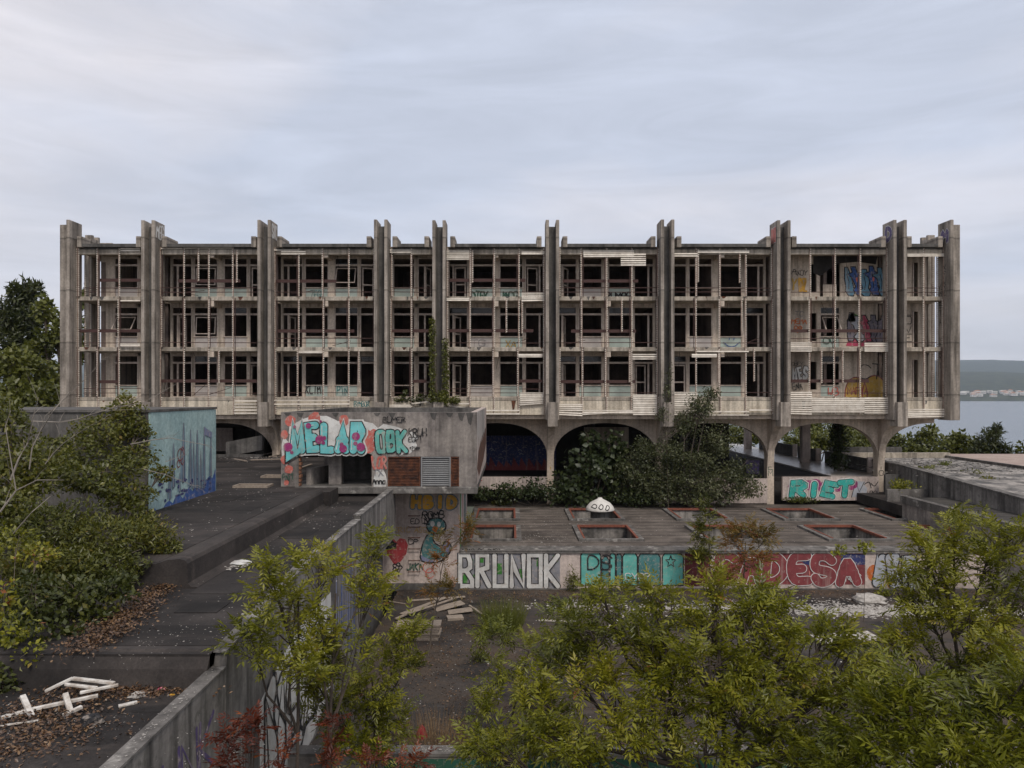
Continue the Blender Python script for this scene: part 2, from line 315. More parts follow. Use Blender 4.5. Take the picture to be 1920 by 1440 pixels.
class Frame:
    """a wall face: o + u*a + z*b, paint lifted along n"""
    def __init__(s, o, u, n): s.o = Vector(o); s.u = Vector(u); s.n = Vector(n)
    def P(s, a, b, d): return tuple(s.o+s.u*a+Vector((0,0,b))+s.n*d)
    def ribbon(s, mb, pts, r, d):
        pts = [p for i, p in enumerate(pts) if i == 0 or (abs(p[0]-pts[i-1][0])+abs(p[1]-pts[i-1][1]) > 1e-5)]
        if len(pts) < 2: return
        n = len(pts); Lf, Rt = [], []
        for i in range(n):
            a = pts[max(i-1, 0)]; b = pts[min(i+1, n-1)]; p = pts[i]
            if 0 < i < n-1:
                d1 = Vector((p[0]-a[0], p[1]-a[1])).normalized(); d2 = Vector((b[0]-p[0], b[1]-p[1])).normalized(); t = d1+d2
                t = t.normalized() if t.length > .15 else Vector((-d1.y, d1.x)); c = max(.8, abs(t.dot(d1))); k = r/c
            else: t = Vector((b[0]-a[0], b[1]-a[1])).normalized(); k = r
            nn = Vector((-t.y, t.x))*k
            Lf.append((p[0]+nn.x, p[1]+nn.y)); Rt.append((p[0]-nn.x, p[1]-nn.y))
        e_ = min(6e-5, .0022/n)
        for i in range(n-1): mb.face([s.P(*Lf[i], d+i*e_), s.P(*Rt[i], d+i*e_), s.P(*Rt[i+1], d+i*e_+e_), s.P(*Lf[i+1], d+i*e_+e_)])
        for e, (p, q) in ((0, (pts[0], pts[1])), (1, (pts[-1], pts[-2]))):
            t = Vector((p[0]-q[0], p[1]-q[1])).normalized(); a0 = math.atan2(t.y, t.x)
            mb.face([s.P(p[0]+math.cos(a0+k)*r, p[1]+math.sin(a0+k)*r, d+(.0001 if e == 0 else n*e_+.0001)) for k in [math.pi*(j/6-.5) for j in range(7)]])
    def lines(s, name, mat, parent, paths, r, d=.006, label=None):
        mb = MB()
        for i, p in enumerate(paths): s.ribbon(mb, p, r, d+i*.0005)
        if not mb.f: return None
        o = mb.build(name, mat, parent)
        if label: o['label'] = label
        return o
    def polys(s, name, mat, parent, plist, d=.006, label=None):
        mb = MB()
        for i, p in enumerate(plist): mb.face([s.P(a, b, d+i*.0005) for a, b in p])
        o = mb.build(name, mat, parent)
        if label: o['label'] = label
        return o
    def bubble(s, parent, text, x, z, w, h, fill, line='p_black', rf=.15, ro=.035, halo=None, d=.006, label=None, gap=.1, shine=None, **k):
        """fat lettering, each letter lapping over the one before: halo, outline, fill are films of paint"""
        k.setdefault('smooth', 1); k.setdefault('jit', .1); R_ = rf*h; n = len(text); cw = w/(n+gap*(n-1)*.6); ps = []
        mo, mf, mh = MB(), MB(), MB(); i = 0
        for q, ch in enumerate(text):
            pl = strokes(ch, x+q*cw*(1+gap*.6), z, cw, h, shrink=R_, rng=random.Random(text+str(q)), **k); ps += pl
            for p in pl:
                if halo: s.ribbon(mh, p, R_+ro*h*2.4, d+i*.0004)
                i += 1
            for e, p in enumerate(pl):
                s.ribbon(mo, p, R_+ro*h, d+.010+q*.006+e*.0006); s.ribbon(mf, p, R_, d+.013+q*.006+e*.0006)
        if halo: mh.build('graffiti_halo', halo, parent)
        mo.build('graffiti_outline', line, parent); o = mf.build('graffiti_fill', fill, parent)
        if label: o['label'] = label
        if shine: s.lines('graffiti_shine', shine, parent, [[(p[0][0]-R_*.45, p[0][1]+R_*.1), (p[0][0]*.6+p[1][0]*.4-R_*.45, p[0][1]*.6+p[1][1]*.4)] for p in ps if len(p) > 2], ro*h*.35, d+.02+n*.006)
        return ps
    def tagline(s, parent, text, x, z, w, h, mat='p_black', r=.05, d=.030, **k):
        k.setdefault('jit', .18); k.setdefault('smooth', 1)
        return s.lines('graffiti_tag', mat, parent, strokes(text, x, z, w, h, **k), r*h, d)
def ell(cx, cz, rx, rz, n=14, rng=None, j=0.):
    rng = rng or random.Random(1); return [(cx+rx*math.cos(2*math.pi*k/n)*(1+rng.uniform(-j, j)), cz+rz*math.sin(2*math.pi*k/n)*(1+rng.uniform(-j, j))) for k in range(n)]
def wild(x, z, w, h, n, rng, rr=.5):
    """jagged interlocking arrow shapes"""
    out_ = []
    for k in range(n):
        cx = x+w*(k+.5)/n+rng.uniform(-.1, .1)*w/n; p = []
        m_ = 9
        for q in range(m_):
            a = 2*math.pi*q/m_+rng.uniform(-.2, .2); r = rng.uniform(.45, 1.0) if q % 2 else rng.uniform(.75, 1.15)
            p.append((min(x+w, max(x, cx+math.cos(a)*r*w/n*rr*1.45)), min(z+h, max(z, z+h/2+math.sin(a)*r*h*.5))))
        out_.append(p)
    return out_

def wildpiece(F, parent, x, z, w, h, n, seed, fills, line='p_black', d=.004, accent=None):
    rng = random.Random(seed); 
    for k in range(n):
        c0 = x+w*(k+.5)/n; ww = w/n*.95; lean = rng.uniform(-.25, .25)*h; t0 = z+rng.uniform(0, .08)*h; t1 = z+h*rng.uniform(.86, 1.0); q = []
        side = [(-.35, 0), (-.75, .18), (-.45, .30), (-.62, .62), (-.95, .74), (-.40, .80), (-.30, 1.0)]
        q = [(c0+a*ww*rng.uniform(.75, 1.2)+lean*(b-.5), t0+(t1-t0)*b) for a, b in side]+[(c0-a*ww*rng.uniform(.75, 1.2)+lean*(b-.5), t0+(t1-t0)*b) for a, b in side[::-1]]
        q = [(min(x+w, max(x, a)), b) for a, b in q]; dd = d+k*.006
        F.lines('graffiti_outline', line, parent, [q+[q[0]]], .028*max(.8, h/1.6), dd+.003); F.polys('graffiti_fill', fills[k % len(fills)], parent, [q], dd)
        F.lines('graffiti_outline', line, parent, [[(c0-.12*ww+lean*-.2, t0+(t1-t0)*.25), (c0+.05*ww, t0+(t1-t0)*.5), (c0-.1*ww+lean*.2, t0+(t1-t0)*.75)]], .022, dd+.0045)
        if accent and k % 2: F.polys('graffiti_accent', accent, parent, [ell(c0, t0+(t1-t0)*.55, .07, .14, 8)], dd+.0055)

# ================================================================== SETTING: ground, sea, far shore
def ground_sheet():
    xs = np.concatenate([np.linspace(-9000, -200, 12), np.linspace(-150, 150, 31), np.linspace(200, 9000, 12)]); ys = np.concatenate([np.linspace(-120, 130, 40), np.linspace(150, 420, 12)])
    X, Y = np.meshgrid(xs, ys, indexing='ij'); rng = np.random.default_rng(3)
    fall = np.clip((Y-62)/230, 0, 1.3); side = np.clip((X-55)/160, 0, 1); Z = -12.3-15.5*np.clip(fall+side*.25*(Y > 40), 0, 1.2)+rng.normal(0, .12, X.shape)
    V = np.stack([X, Y, Z], -1).reshape(-1, 3); ny = len(ys)
    idx = np.arange(len(xs)*ny).reshape(len(xs), ny)
    F = np.stack([idx[:-1, :-1], idx[1:, :-1], idx[1:, 1:], idx[:-1, 1:]], -1).reshape(-1, 4)
    o = finish(bpy.data.objects.new('ground', npmesh('ground', V, F, 'ground_soil')), None); o['kind'] = 'structure'; o['label'] = 'dark scrubby ground sloping down to the sea'; o['category'] = 'ground'
ground_sheet()
o = MB().face([(-16000, 150, -25), (16000, 150, -25), (16000, 9800, -25), (-16000, 9800, -25)]).build('sea', 'sea'); tag(o, 'calm grey blue sea below the wooded far shore', 'sea', kind='structure')
def ridge(name, label, Y0, Y1, base, hfun, mat, x0=-9500, x1=14000, nx=240, ny=14):
    xs = np.linspace(x0, x1, nx); V = []
    rng = np.random.default_rng(len(name))
    for j in range(ny):
        s = j/(ny-1); Y = Y0+(Y1-Y0)*s; prof = math.sin(min(s*1.25, 1)*math.pi/2)
        for x in xs: V.append((x, Y+40*math.sin(x*.004)*(1-s), base+(hfun(x)-base)*prof+(rng.normal(0, 2.0) if j else 0)))
    idx = np.arange(nx*ny).reshape(ny, nx); F = np.stack([idx[:-1, :-1], idx[:-1, 1:], idx[1:, 1:], idx[1:, :-1]], -1).reshape(-1, 4)
    o = finish(bpy.data.objects.new(name, npmesh(name, np.array(V), F, mat)), None); tag(o, label, 'hill', kind='structure')
ridge('shore_land', 'low wooded land along the far shore behind the white houses', 2900, 3500, -26, lambda x: 20+10*math.sin(x*.0031), 'far_scrub')
ridge('hill', 'long dark wooded hill behind the far shore town', 3450, 5200, 0, lambda x: 150+22*math.sin(x*.0011+.5)+9*math.sin(x*.0047), 'far_scrub')
ridge('hill', 'pale blue distant mountain behind the wooded hill', 5300, 9600, 0, lambda x: 330+70*math.sin((x-3900)*.00055)+30*math.sin(x*.0017), 'far_scrub')
hw = MB().box(-.5, .5, -.5, .5, 0, .8).mesh('house_wall', 'house_white')
hr = MB().prism([(-.55, .8), (.55, .8), (0, 1.12)], 'y', -.55, .55).mesh('house_roof', 'house_roof')
hf = MB().box(-.52, .52, -.52, .52, .8, .88).mesh('house_flat_roof', 'house_white')
hwn = MB().box(-.4, .4, -.53, -.49, .2, .32).box(-.4, .4, -.53, -.49, .5, .62).mesh('house_windows', 'house_window')
rg = random.Random(11)
def far_house(px, py, flat, sc):
    Y = 3000+max(0, (748-py))*13; x = X_(px, Y); s = min(1, max(0, (Y-2900)/600)); z = -26+(20+10*math.sin(x*.0031)+26)*math.sin(min(s*1.25, 1)*math.pi/2)-2
    t = thing('house', 'white flat roofed apartment house on the far shore' if flat else 'white house with red tiled roof on the far shore', 'house', (x, Y, z), 'flat roofed houses on the far shore' if flat else 'red roofed houses on the far shore')
    ws, hs = sc*rg.uniform(15, 27), rg.uniform(9, 14); rz = rg.uniform(-.3, .3)
    for nm, me in (('wall', hw), ('roof', hf if flat else hr), ('window_band', hwn)):
        o = finish(bpy.data.objects.new(nm, me), t, (x, Y, z), rz); o.scale = (ws, ws*.6, hs)
for k in range(64):
    far_house(rg.choice([rg.uniform(1690, 1768), rg.uniform(1803, 1940), rg.uniform(1803, 1940), rg.uniform(1803, 2060)]), rg.uniform(733, 746), rg.random() < .6, 1)

# ================================================================== HOTEL
HOTEL = thing('abandoned_hotel', 'derelict three storey concrete hotel with paired fins above an arched ground floor', 'building', (0, 46, -6.5))
FY, BY, EY, WY, IY = 42.0, 43.25, 42.75, 44.15, 50.0        # fin front/back, slab edge, room front, room back
PC = [-20.4, -13.86, -7.3, -4.02, 2.37, 8.85, 15.39, 21.93]; XL, XR = -24.9, 24.85
FT = [-.15, 2.72, 5.62]; TOP = 8.2
pyl = MB()
for s in (-1, 1): pyl.box(s*.29-.09, s*.29+.09, FY, BY, -1.45, 9.82)
webm = MB().box(-.199, .199, 42.55, 43.1, -1.45, 9.55).mesh('pylon_web', 'dark_concrete')  # web colour holds dark grime plus the shade between the fins
pm = pyl.mesh('pylon', 'fin_concrete'); stub = MB().box(-.28, .28, 41.72, 42.54, -1.78, -.42).mesh('pylon_foot', 'fin_concrete')
for i, x in enumerate(PC):
    p = inst('pylon', pm, HOTEL, (x, 0, .02*(i % 3))); bevel(p, .015)
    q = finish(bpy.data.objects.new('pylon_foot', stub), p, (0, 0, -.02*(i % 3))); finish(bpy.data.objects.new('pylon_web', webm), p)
for x, s in ((XL, -1), (XR, 1)):
    c = MB().box(x-.09, x+.09, FY, BY, -1.45, 9.85).box(min(x+s*.09, x+s*.6), max(x+s*.09, x+s*.6), 42.25, 43.0, -1.45, 9.62)
    bevel(c.build('corner_pylon', 'fin_concrete', HOTEL), .015)
    MB().box(min(x, x+s*.42), max(x, x+s*.42), 44.45, 44.65, -1.45, 9.5).box(min(x, x+s*.42), max(x, x+s*.42), 45.1, 45.3, -1.45, 9.5).box(min(x, x+s*.2), max(x, x+s*.2), 44.65, 45.1, -1.45, 9.3).build('side_pylon', 'fin_concrete', HOTEL)
edges = [XL]+PC+[XR]
bays = list(zip(edges[:-1], edges[1:]))
# slabs, roof, spandrel
for k, z in enumerate(FT):
    for i, (a, b) in enumerate(bays):
        a2, b2 = a+(.09 if i == 0 else .38), b-(.09 if i == len(bays)-1 else .38)
        bevel(MB().box(a2, b2, EY, WY+.0, z-(.24 if k else .2), z).build('balcony_slab', 'slab_concrete', HOTEL), .02)
    MB().box(XL-.1, XR+.1, WY+.001, 56, z-.22, z-.002).build('floor_slab', 'soffit_plaster', HOTEL)
for i, (a, b) in enumerate(bays):
    a2, b2 = a+(.09 if i == 0 else .381), b-(.09 if i == len(bays)-1 else .381)
    MB().box(a2, b2, EY+.02, EY+.2, -1.15, -.2).build('spandrel_beam', 'beige_spandrel', HOTEL)
MB().box(XL-.3, XR+.3, EY+.22, 56, -1.4, -1.14).build('lower_slab', 'arch_concrete', HOTEL)
MB().box(XL-.05, XR+.05, 43.0, 56, TOP, TOP+.32).build('roof_slab', 'soffit_plaster', HOTEL)
MB().box(XL-.05, XR+.05, 43.3, 56, TOP+.321, TOP+.38).build('roof_felt', 'dark_concrete', HOTEL)
for i, (a, b) in enumerate(bays):
    s0 = .62 if i else .3; s1 = .62 if i < len(bays)-1 else .3
    a2, b2 = a+s0, b-s1; full = a2, b2
    MB().box(a2, b2, 42.42, 43.2, 8.40, 8.58).build('roof_fascia', 'dark_concrete', HOTEL)
    MB().box(a2-.15, b2+.15, 42.68, 42.98, 8.02, 8.30).build('fascia_beam', 'slab_concrete', HOTEL)
    MB().box(a+.3, b-.3, 42.66, 43.0, 8.31, 8.39).build('eaves_board', 'dark_concrete', HOTEL)
    for e in ((a2-.02, a2+.25), (b2-.25, b2+.02)):
        if i == 0 and e[0] < a2: pass
        bevel(MB().box(e[0], e[1], 42.40, 43.9, 8.381, 9.0).build('parapet_end', 'fin_concrete', HOTEL), .015)
MB().box(*[X_(168, 47), X_(210, 47)], 47, 48.6, 8.6, 9.55).build('roof_plant_box', 'fin_concrete', HOTEL)
MB().box(*[X_(1706, 47), X_(1745, 47)], 47, 48.6, 8.6, 9.5).build('roof_plant_box', 'fin_concrete', HOTEL)
# party walls, back wall
walls = MB()
for x in PC+[(a+b)/2 for i, (a, b) in enumerate(bays) if b-a > 5]: walls.box(x-.09, x+.09, WY+.12, IY, -.15, TOP)
walls.build('party_wall', 'interior_wall', HOTEL)
MB().box(XL+.7, XR-.25, IY, IY+.2, -.15, TOP).build('corridor_wall', 'interior_wall', HOTEL)
MB().box(XL+.7, XL+.9, WY+.13, 56, -.15, TOP).build('end_wall', 'plaster_wall', HOTEL); MB().box(XR-.45, XR-.25, WY+.13, 56, -.15, TOP).build('end_wall', 'plaster_wall', HOTEL)
MB().box(XL+.7, XR-.25, 55.8, 56, -1.1, TOP).build('back_wall', 'plaster_wall', HOTEL)
# window and door units, origin at their lower corner on the floor line
def window_mesh(w=1.42):
    m = MB(); f = .06
    m.box(0, f, 0, .1, 0, 2.46).box(w-f, w, 0, .1, 0, 2.46)
    for z0, z1 in ((0, .05), (.66, .73), (1.98, 2.09), (2.42, 2.46)): m.box(f, w-f, .004, .096, z0, z1)
    m.box(-.02, w+.02, -.05, -.001, .68, .72)
    return m.mesh('window', 'frame_paint')
WIN = {1.42: window_mesh(1.42), 1.2: window_mesh(1.2), 1.3: window_mesh(1.3)}
PAN = {w: {c: MB().box(.075, w-.075, .03, .07, .052, .655).box(.13, w-.13, .022, .03, .11, .60).mesh('panel', c) for c in ('panel_green', 'panel_grey')} for w in WIN}
TRP = {w: MB().box(.075, w-.075,   .045, .053, 2.095, 2.415).mesh('transom_pane', 'glass') for w in WIN}
SASH = {}
for w in WIN:
    m = MB(); a, b, h = .13, w-.13, 1.02
    m.box(a, a+.05, -.02, .02, -h, 0).box(b-.05, b, -.02, .02, -h, 0).box(a+.05, b-.05, -.019, .019, -.05, 0).box(a+.05, b-.05, -.019, .019, -h, -h+.05); SASH[w] = m.mesh('open_sash', 'frame_paint')
PANE = {w: MB().box(.12, w-.12, .045, .051, .79, 1.87).mesh('pane', 'glass') for w in WIN}
def door_mesh(w, mull):
    m = MB(); f = .055
    m.box(0, f, 0, .1, 0, 2.46).box(w-f, w, 0, .1, 0, 2.46).box(f, w-f, .004, .096, 1.98, 2.09).box(f, w-f, .004, .096, 2.42, 2.46)
    m.box(mull-.05, mull+.05, .006, .094, 0, 1.98).box(f, w-f, .005, .095, 0, .05)
    return m.mesh('balcony_door', 'frame_paint')
DW = 1.28
DOOR = {0: door_mesh(DW, .42), 1: door_mesh(DW, DW-.42)}
LEAF = MB().box(0, .07, 0, .05, .06, 1.92).box(.60, .67, 0, .05, .06, 1.92).box(.07, .6, .001, .049, .06, .14).box(.07, .6, .001, .049, 1.84, 1.92).box(.07, .6, .001, .049, .85, .93).mesh('door_leaf', 'frame_paint')
DTR = MB().box(.085, DW-.085, .045, .053, 2.125, 2.395).mesh('transom_pane', 'glass')
rh = random.Random(5)
def add_window(x, z, w=1.42, green=None, sash=None, glazed=False, pane=True, lower=True):
    o = inst('window', WIN[w], HOTEL, (x, WY, z))
    if rh.random() < .12: lower = False
    if lower: inst('panel', PAN[w]['panel_green' if (rh.random() < .75 if green is None else green) else 'panel_grey'], o)
    if pane and rh.random() < .2: inst('transom_pane', TRP[w], o)
    if glazed: inst('pane', PANE[w], o)
    if sash is not None: inst('open_sash', SASH[w], o, (0, .03, 1.87), rot=(R(-sash), 0, 0))
    return o
def add_door(x, z, side, leaf=None):
    o = inst('balcony_door', DOOR[side], HOTEL, (x, WY, z))
    if rh.random() < .2: inst('transom_pane', DTR, o)
    if leaf is not None: inst('door_leaf', LEAF, o, (.5 if side == 0 else .12, .06, 0), rz=R(leaf))
    return o
SASHES = {(2, 2, 1): 24, (1, 0, 0): 38, (1, 1, 0): 5, (2, 1, 0): 4}
def facade(i, k):
    a, b = bays[i]; z = FT[k]; c = (a+b)/2; ceil = (FT[k+1]-.22 if k < 2 else TOP)-z
    w = MB()
    def seg(x0, x1, z0=0, z1=None): w.box(x0, x1, WY-.02, WY+.12, z+z0, z+(ceil if z1 is None else z1))
    if i in (1, 2, 4, 5, 6):
        pil = .17; seg(c-pil, c+pil); seg(a+.3, a+.43); seg(b-.43, b-.3)
        l0, l1 = c-pil-1.42, c+pil+1.42
        seg(l0-.10, l0); seg(l1, l1+.10); seg(a+.43, l0-.10, 2.46); seg(l1+.10, b-.43, 2.46); seg(l0, c-pil, 2.46); seg(c+pil, l1, 2.46)
        dl, dr = a+.43, l1+.10
        if l0-.10-DW > dl+.01: seg(dl, l0-.10-DW, 0, 2.46)
        if b-.43-(dr+DW) > .01: seg(dr+DW, b-.43, 0, 2.46)
        burnt = (i == 6 and k == 2)
        add_window(l0, z, 1.42, sash=SASHES.get((k, i, 0)), glazed=rh.random() < .05, lower=not burnt); add_window(c+pil, z, 1.42, sash=SASHES.get((k, i, 1)), glazed=rh.random() < .05, lower=not burnt)
        add_door(l0-.10-DW, z, 0, rh.choice([None, 60, 75, -12, None])); add_door(dr, z, 1, rh.choice([None, 65, 20, None]))
        MB().box(c-.1, c+.1, EY+.12, WY-.02, z+ceil-.3, z+ceil-.001).box(c-.14, c+.14, EY+.02, EY+.12, z+ceil-.34, z+ceil-.002).build('balcony_beam', 'plaster_wall', HOTEL)
    elif i == 3:        # the single-room bay
        seg(a+.3, a+.36); seg(a+1.66, a+1.82); seg(a+.36, b-.3, 2.46); add_window(a+.36, z, 1.3); add_door(a+1.82, z, 0, 70 if k != 1 else None)
        if b-.3-(a+1.82+DW) > .01: pass
    elif i == 0:
        seg(-24.2, -23.43); seg(-22.01, -21.85); seg(-23.43, -20.7, 2.46); add_window(-23.43, z, 1.42, sash=SASHES.get((k, 0, 0)), green=(k == 0)); add_door(-21.85, z, 0)
        MB().box(-24.16, -23.92, WY-.05, WY-.021, z+.05, z+2.2).build('door_leaf', 'interior_wall', HOTEL)
    elif i == 7:
        seg(15.7, 17.66); seg(17.66, 18.1, 2.1); seg(18.1, 18.3); seg(17.66, 18.1, 0, .45); seg(18.3, 19.5, 2.46); seg(19.5, 21.7)
        if not k == 2: add_window(18.3, z, 1.2, sash=35 if k == 1 else None)
        else: MB().box(18.5, 19.3, WY+.02, WY+.06, z, z+.9).build('broken_panel', 'plaster_wall', HOTEL)
    elif i == 8:
        seg(22.2, 22.5); seg(22.5, 23.3, 2.2); seg(23.3, 23.75); seg(23.75, 24.1, 2.2); seg(24.1, 24.6); MB().box(22.85, 22.95, WY, WY+.1, z, z+2.19).box(23.8, 23.86, WY, WY+.1, z, z+2.19).build('door_frame', 'frame_paint', HOTEL)
    w.build('room_wall', 'plaster_wall', HOTEL)
for k in range(3):
    for i in range(len(bays)): facade(i, k)
# notched sun-blind tracks
TH = 2.84
def track_mesh(h):
    m = MB().box(-.022, .022, -.02, .02, 0, h); z = .05
    while z < h-.05: m.box(.0225, .072, -.022, .018, z, z+.07); z += .125
    me = m.mesh('blind_track', 'track_metal'); me.materials.append(MAT['slat_white']); me.polygons.foreach_set('material_index', [0 if i < 6 else 1 for i in range(len(me.polygons))]); return me
TR = track_mesh(TH); TRS = track_mesh(1.9); pipe = MB().box(-.016, .016, -.016, .016, 0, TH).mesh('blind_rod', 'rail_red')
def track(x, z, me=TR, rod=True):
    inst('blind_track', me, HOTEL, (x, EY-.075, z), rz=math.pi if rh.random() < .4 else 0)
    if rod: inst('blind_rod', pipe, HOTEL, (x+rh.choice([-.09, .09]), EY-.05, z))
for i, (a, b) in enumerate(bays):
    w = b-a
    if i == 0: fx = [X_(142, 42.7), X_(154, 43.1), X_(184, 42.7), X_(223, 42.7)]
    elif i == 8: fx = [X_(1732, 42.7), X_(1768, 42.7)]
    elif w < 4: fx = [a+.5, a+1.62]
    else: fx = [a+w*.064, a+w*.265, a+w*.48, a+w*.70, a+w*.932]
    for k in range(3):
        for x in fx: track(x+rh.uniform(-.015, .015), FT[k]-.02 if k else FT[k]+.02, rod=rh.random() < .55)
        if w > 4 and i: 
            for _ in range(rh.choice([0, 1, 1, 2])): inst('blind_track', TRS, HOTEL, (a+rh.uniform(.9, w-.9), EY-.10, FT[k]+rh.uniform(.75, .9)))
    for x in fx: inst('blind_track', track_mesh(1.1) if i == 0 and x == fx[0] else bpy.data.meshes.get('blind_track_short') or (lambda m: (setattr(m, 'name', 'blind_track_short'), m)[1])(track_mesh(1.0)), HOTEL, (x, EY-.075, -1.13))
for yy, sgn in ((43.6, 1), (44.1, 1)):
    for k in range(3):
        for x, s in ((XL+.05, -1), (XR+.05, 1)): inst('blind_track', TR, HOTEL, (x, yy, FT[k]))
# loose white slats, measured bay by bay: px range, py range, count, sag of the last ones
SL = [(226,263,466,470,2,0),(226,263,564,564,1,0),(226,263,645,648,2,0),(302,342,466,466,1,0),(344,438,465,465,1,0),(440,482,752,775,5,0),(514,560,469,469,1,0),(527,573,472,476,2,0),(560,605,659,661,2,0),(514,656,751,758,2,0),
 (731,771,469,473,2,0),(730,771,760,763,2,0),(771,802,757,757,1,.12),(837,880,471,486,5,0),(978,1021,473,476,2,0),(837,880,560,563,2,0),(978,1021,550,564,5,.02),(972,1017,665,669,3,0),(975,1019,737,759,7,.07),(883,974,770,776,2,0),(837,880,757,760,2,-.14),
 (1094,1189,471,481,4,0),(1164,1211,477,497,6,0),(1186,1232,665,673,3,0),(1187,1232,741,777,12,0),(1047,1092,759,777,6,-.05),(1092,1187,770,777,3,.06),(1308,1405,471,473,2,0),(1264,1308,476,480,2,0),(1307,1404,659,659,1,0),(1297,1344,665,669,3,0),
 (1263,1308,736,777,13,0),(1308,1404,772,778,2,0),(1405,1447,769,770,1,0),(1482,1522,643,658,5,0),(1621,1665,644,658,5,0),(1482,1522,736,775,11,-.03),(1522,1621,748,772,8,0),(1621,1665,747,774,8,0),(1701,1770,477,480,2,0),(1702,1772,768,782,5,.02)]
rs = random.Random(3); slatm = {}
for (p0, p1, y0, y1, n, sag) in SL:
    Ys = EY-.13
    x0, x1 = X_(p0, Ys), X_(p1, Ys); w = round(x1-x0, 2)
    for q in range(n):
        z = Z_(y0+(y1-y0)*(q/(n-1) if n > 1 else 0), Ys)
        if w not in slatm: slatm[w] = MB().prism([(-.018, -.034), (.010, -.040), (.018, .034), (-.006, .040)], 'x', 0, w).mesh('slat', 'slat_white')
        tilt = rs.uniform(-.004, .004)+(sag*(q/(n-1) if n > 1 else 1) if q >= n*.55 or n < 3 else 0)
        inst('slat', slatm[w], HOTEL, (x0, Ys-.004*(q % 2), z), rot=(rs.uniform(-.25, .25), -tilt, 0))
# handrails
for k, lst in ((2, [(187,262),(333,450),(515,630),(837,985),(1055,1197)]), (1, [(145,262),(519,664),(733,810),(837,1000),(1071,1193),(1482,1663)]), (0, [(186,222),(302,482),(773,800),(972,1018),(1050,1192),(1482,1630)])):
    for p0, p1 in lst:
        z = FT[k]+.92+rs.uniform(-.03, .03); MB().box(X_(p0, EY), X_(p1, EY), EY+.04, EY+.085, z-.09, z+.09).build('handrail_board', 'rail_red', HOTEL, rot=(0, 0, 0))
for i, (a, b) in enumerate(bays):
    for k in range(3):
        for dz in ((.26,) if rs.random() < .6 else (.26, .5)):
            MB().bar((a+.42, EY+.06, FT[k]+dz+rs.uniform(-.02, .02)), (b-.42, EY+.06, FT[k]+dz+rs.uniform(-.03, .02)), .035, .04).build('guard_rail', 'rail_red', HOTEL)
for q in range(22):
    i = rs.choice([1, 2, 4, 5, 6, 7]); a, b = bays[i]; k = rs.randrange(3); x = rs.uniform(a+.8, b-.8); z = (FT[k+1]-.25 if k < 2 else TOP-.02); yy = EY+rs.uniform(.1, 1.2); l_ = rs.uniform(.3, 1.3); x2 = x+rs.uniform(-.5, .5)
    MB().tube([(x, yy, z), (x+(x2-x)*.3, yy, z-l_*.5), (x2, yy+.05, z-l_)], .012, 5).build('hanging_wire', 'twig_dark', HOTEL)
for q in range(10):
    i = rs.choice([1, 2, 4, 5, 6]); a, b = bays[i]; k = rs.randrange(3); x = rs.uniform(a+.6, b-1.6)
    MB().bar((x, EY+.1, FT[k]+rs.uniform(.02, .3)), (x+rs.uniform(.7, 1.5), EY+rs.uniform(.1, .6), FT[k]+rs.uniform(.03, .9)), .03, .03).build('bent_rail', 'rail_red', HOTEL)
for i, (a, b) in enumerate(bays):
    for k in range(3):
        fr_ = Frame((0, EY-.001, 0), (1, 0, 0), (0, -1, 0)) if k else Frame((0, EY+.019, 0), (1, 0, 0), (0, -1, 0)); zt = FT[k] if k else -.21
        for q in range(rs.choice([1, 2, 3])):
            x = rs.uniform(a+.5, b-.5); l_ = rs.uniform(.08, .22) if k else rs.uniform(.2, .7); w_ = rs.uniform(.03, .16)
            fr_.polys('rust_run', rs.choice(['rust', 'dark_concrete', 'dark_concrete']), HOTEL, [[(x-w_, zt-.003), (x-w_*.4, zt-l_), (x+w_*.2, zt-l_*.9), (x+w_, zt-.003)]], .003)
# arcade under the hotel
AY0, AY1 = 44.2, 44.7
def arch(a, b, rise=1.95, apex=-1.68, n=24, half=None):
    m = MB(); a2, b2 = a+.2, b-.2
    xs = [a2+(b2-a2)*(.5-.5*math.cos(math.pi*k/n)) for k in range(n+1)]
    if half: xs = [a2+(b2-a2)*(1-math.cos(math.pi/2*k/n)) for k in range(n+1)]
    def za(x):
        t = (x-a2)/(b2-a2); u = (2*t-1) if not half else (1-t)
        return apex-rise*(1-math.sqrt(max(0, 1-abs(u)**2.35)))
    for x0, x1 in zip(xs[:-1], xs[1:]): m.prism([(x0, za(x0)), (x1, za(x1)), (x1, -1.401), (x0, -1.401)], 'y', AY0, AY1)
    m.build('arch', 'arch_concrete', HOTEL)
for a, b in zip(PC[:-1], PC[1:]): arch(a, b, 1.95 if b-a > 4 else 1.6)
arch(21.93, 25.3, half=True)
for i, x in enumerate(PC):
    c = MB().box(x-.2, x+.2, AY0-.03, AY1+.03, -6.6, -1.402); n = 14
    prev = None
    for q in range(n+1):
        t = q/n; yy = 42.15+(44.17-42.15)*t; zz = -1.72-2.6*(1-math.sqrt(max(0, 1-t**2.3)))
        if prev: c.prism([(prev[0], prev[1]), (yy, zz), (yy, -1.403), (prev[0], -1.403)], 'x', x-.19, x+.19)
        prev = (yy, zz)
    c.build('arch_column', 'arch_concrete', HOTEL)
for x, y in ((21.15, 53.6), (21.3, 67), (12.0, 52.0), (12.0, 60), (5.6, 52.0), (-17.0, 51), (-10.5, 51)):
    MB().box(x-.28, x+.28, y-.28, y+.28, -4.95, -1.41).build('inner_column', 'pale_wall' if x > 20 else 'dark_concrete', HOTEL)
MB().box(5.0, 23.0, 56.02, 69, -1.42, -1.16).build('canopy_slab', 'dark_concrete', HOTEL)
MB().box(-27, 19.2, AY1+.05, 72, -5.2, -4.96).build('arcade_floor', 'asphalt', HOTEL)
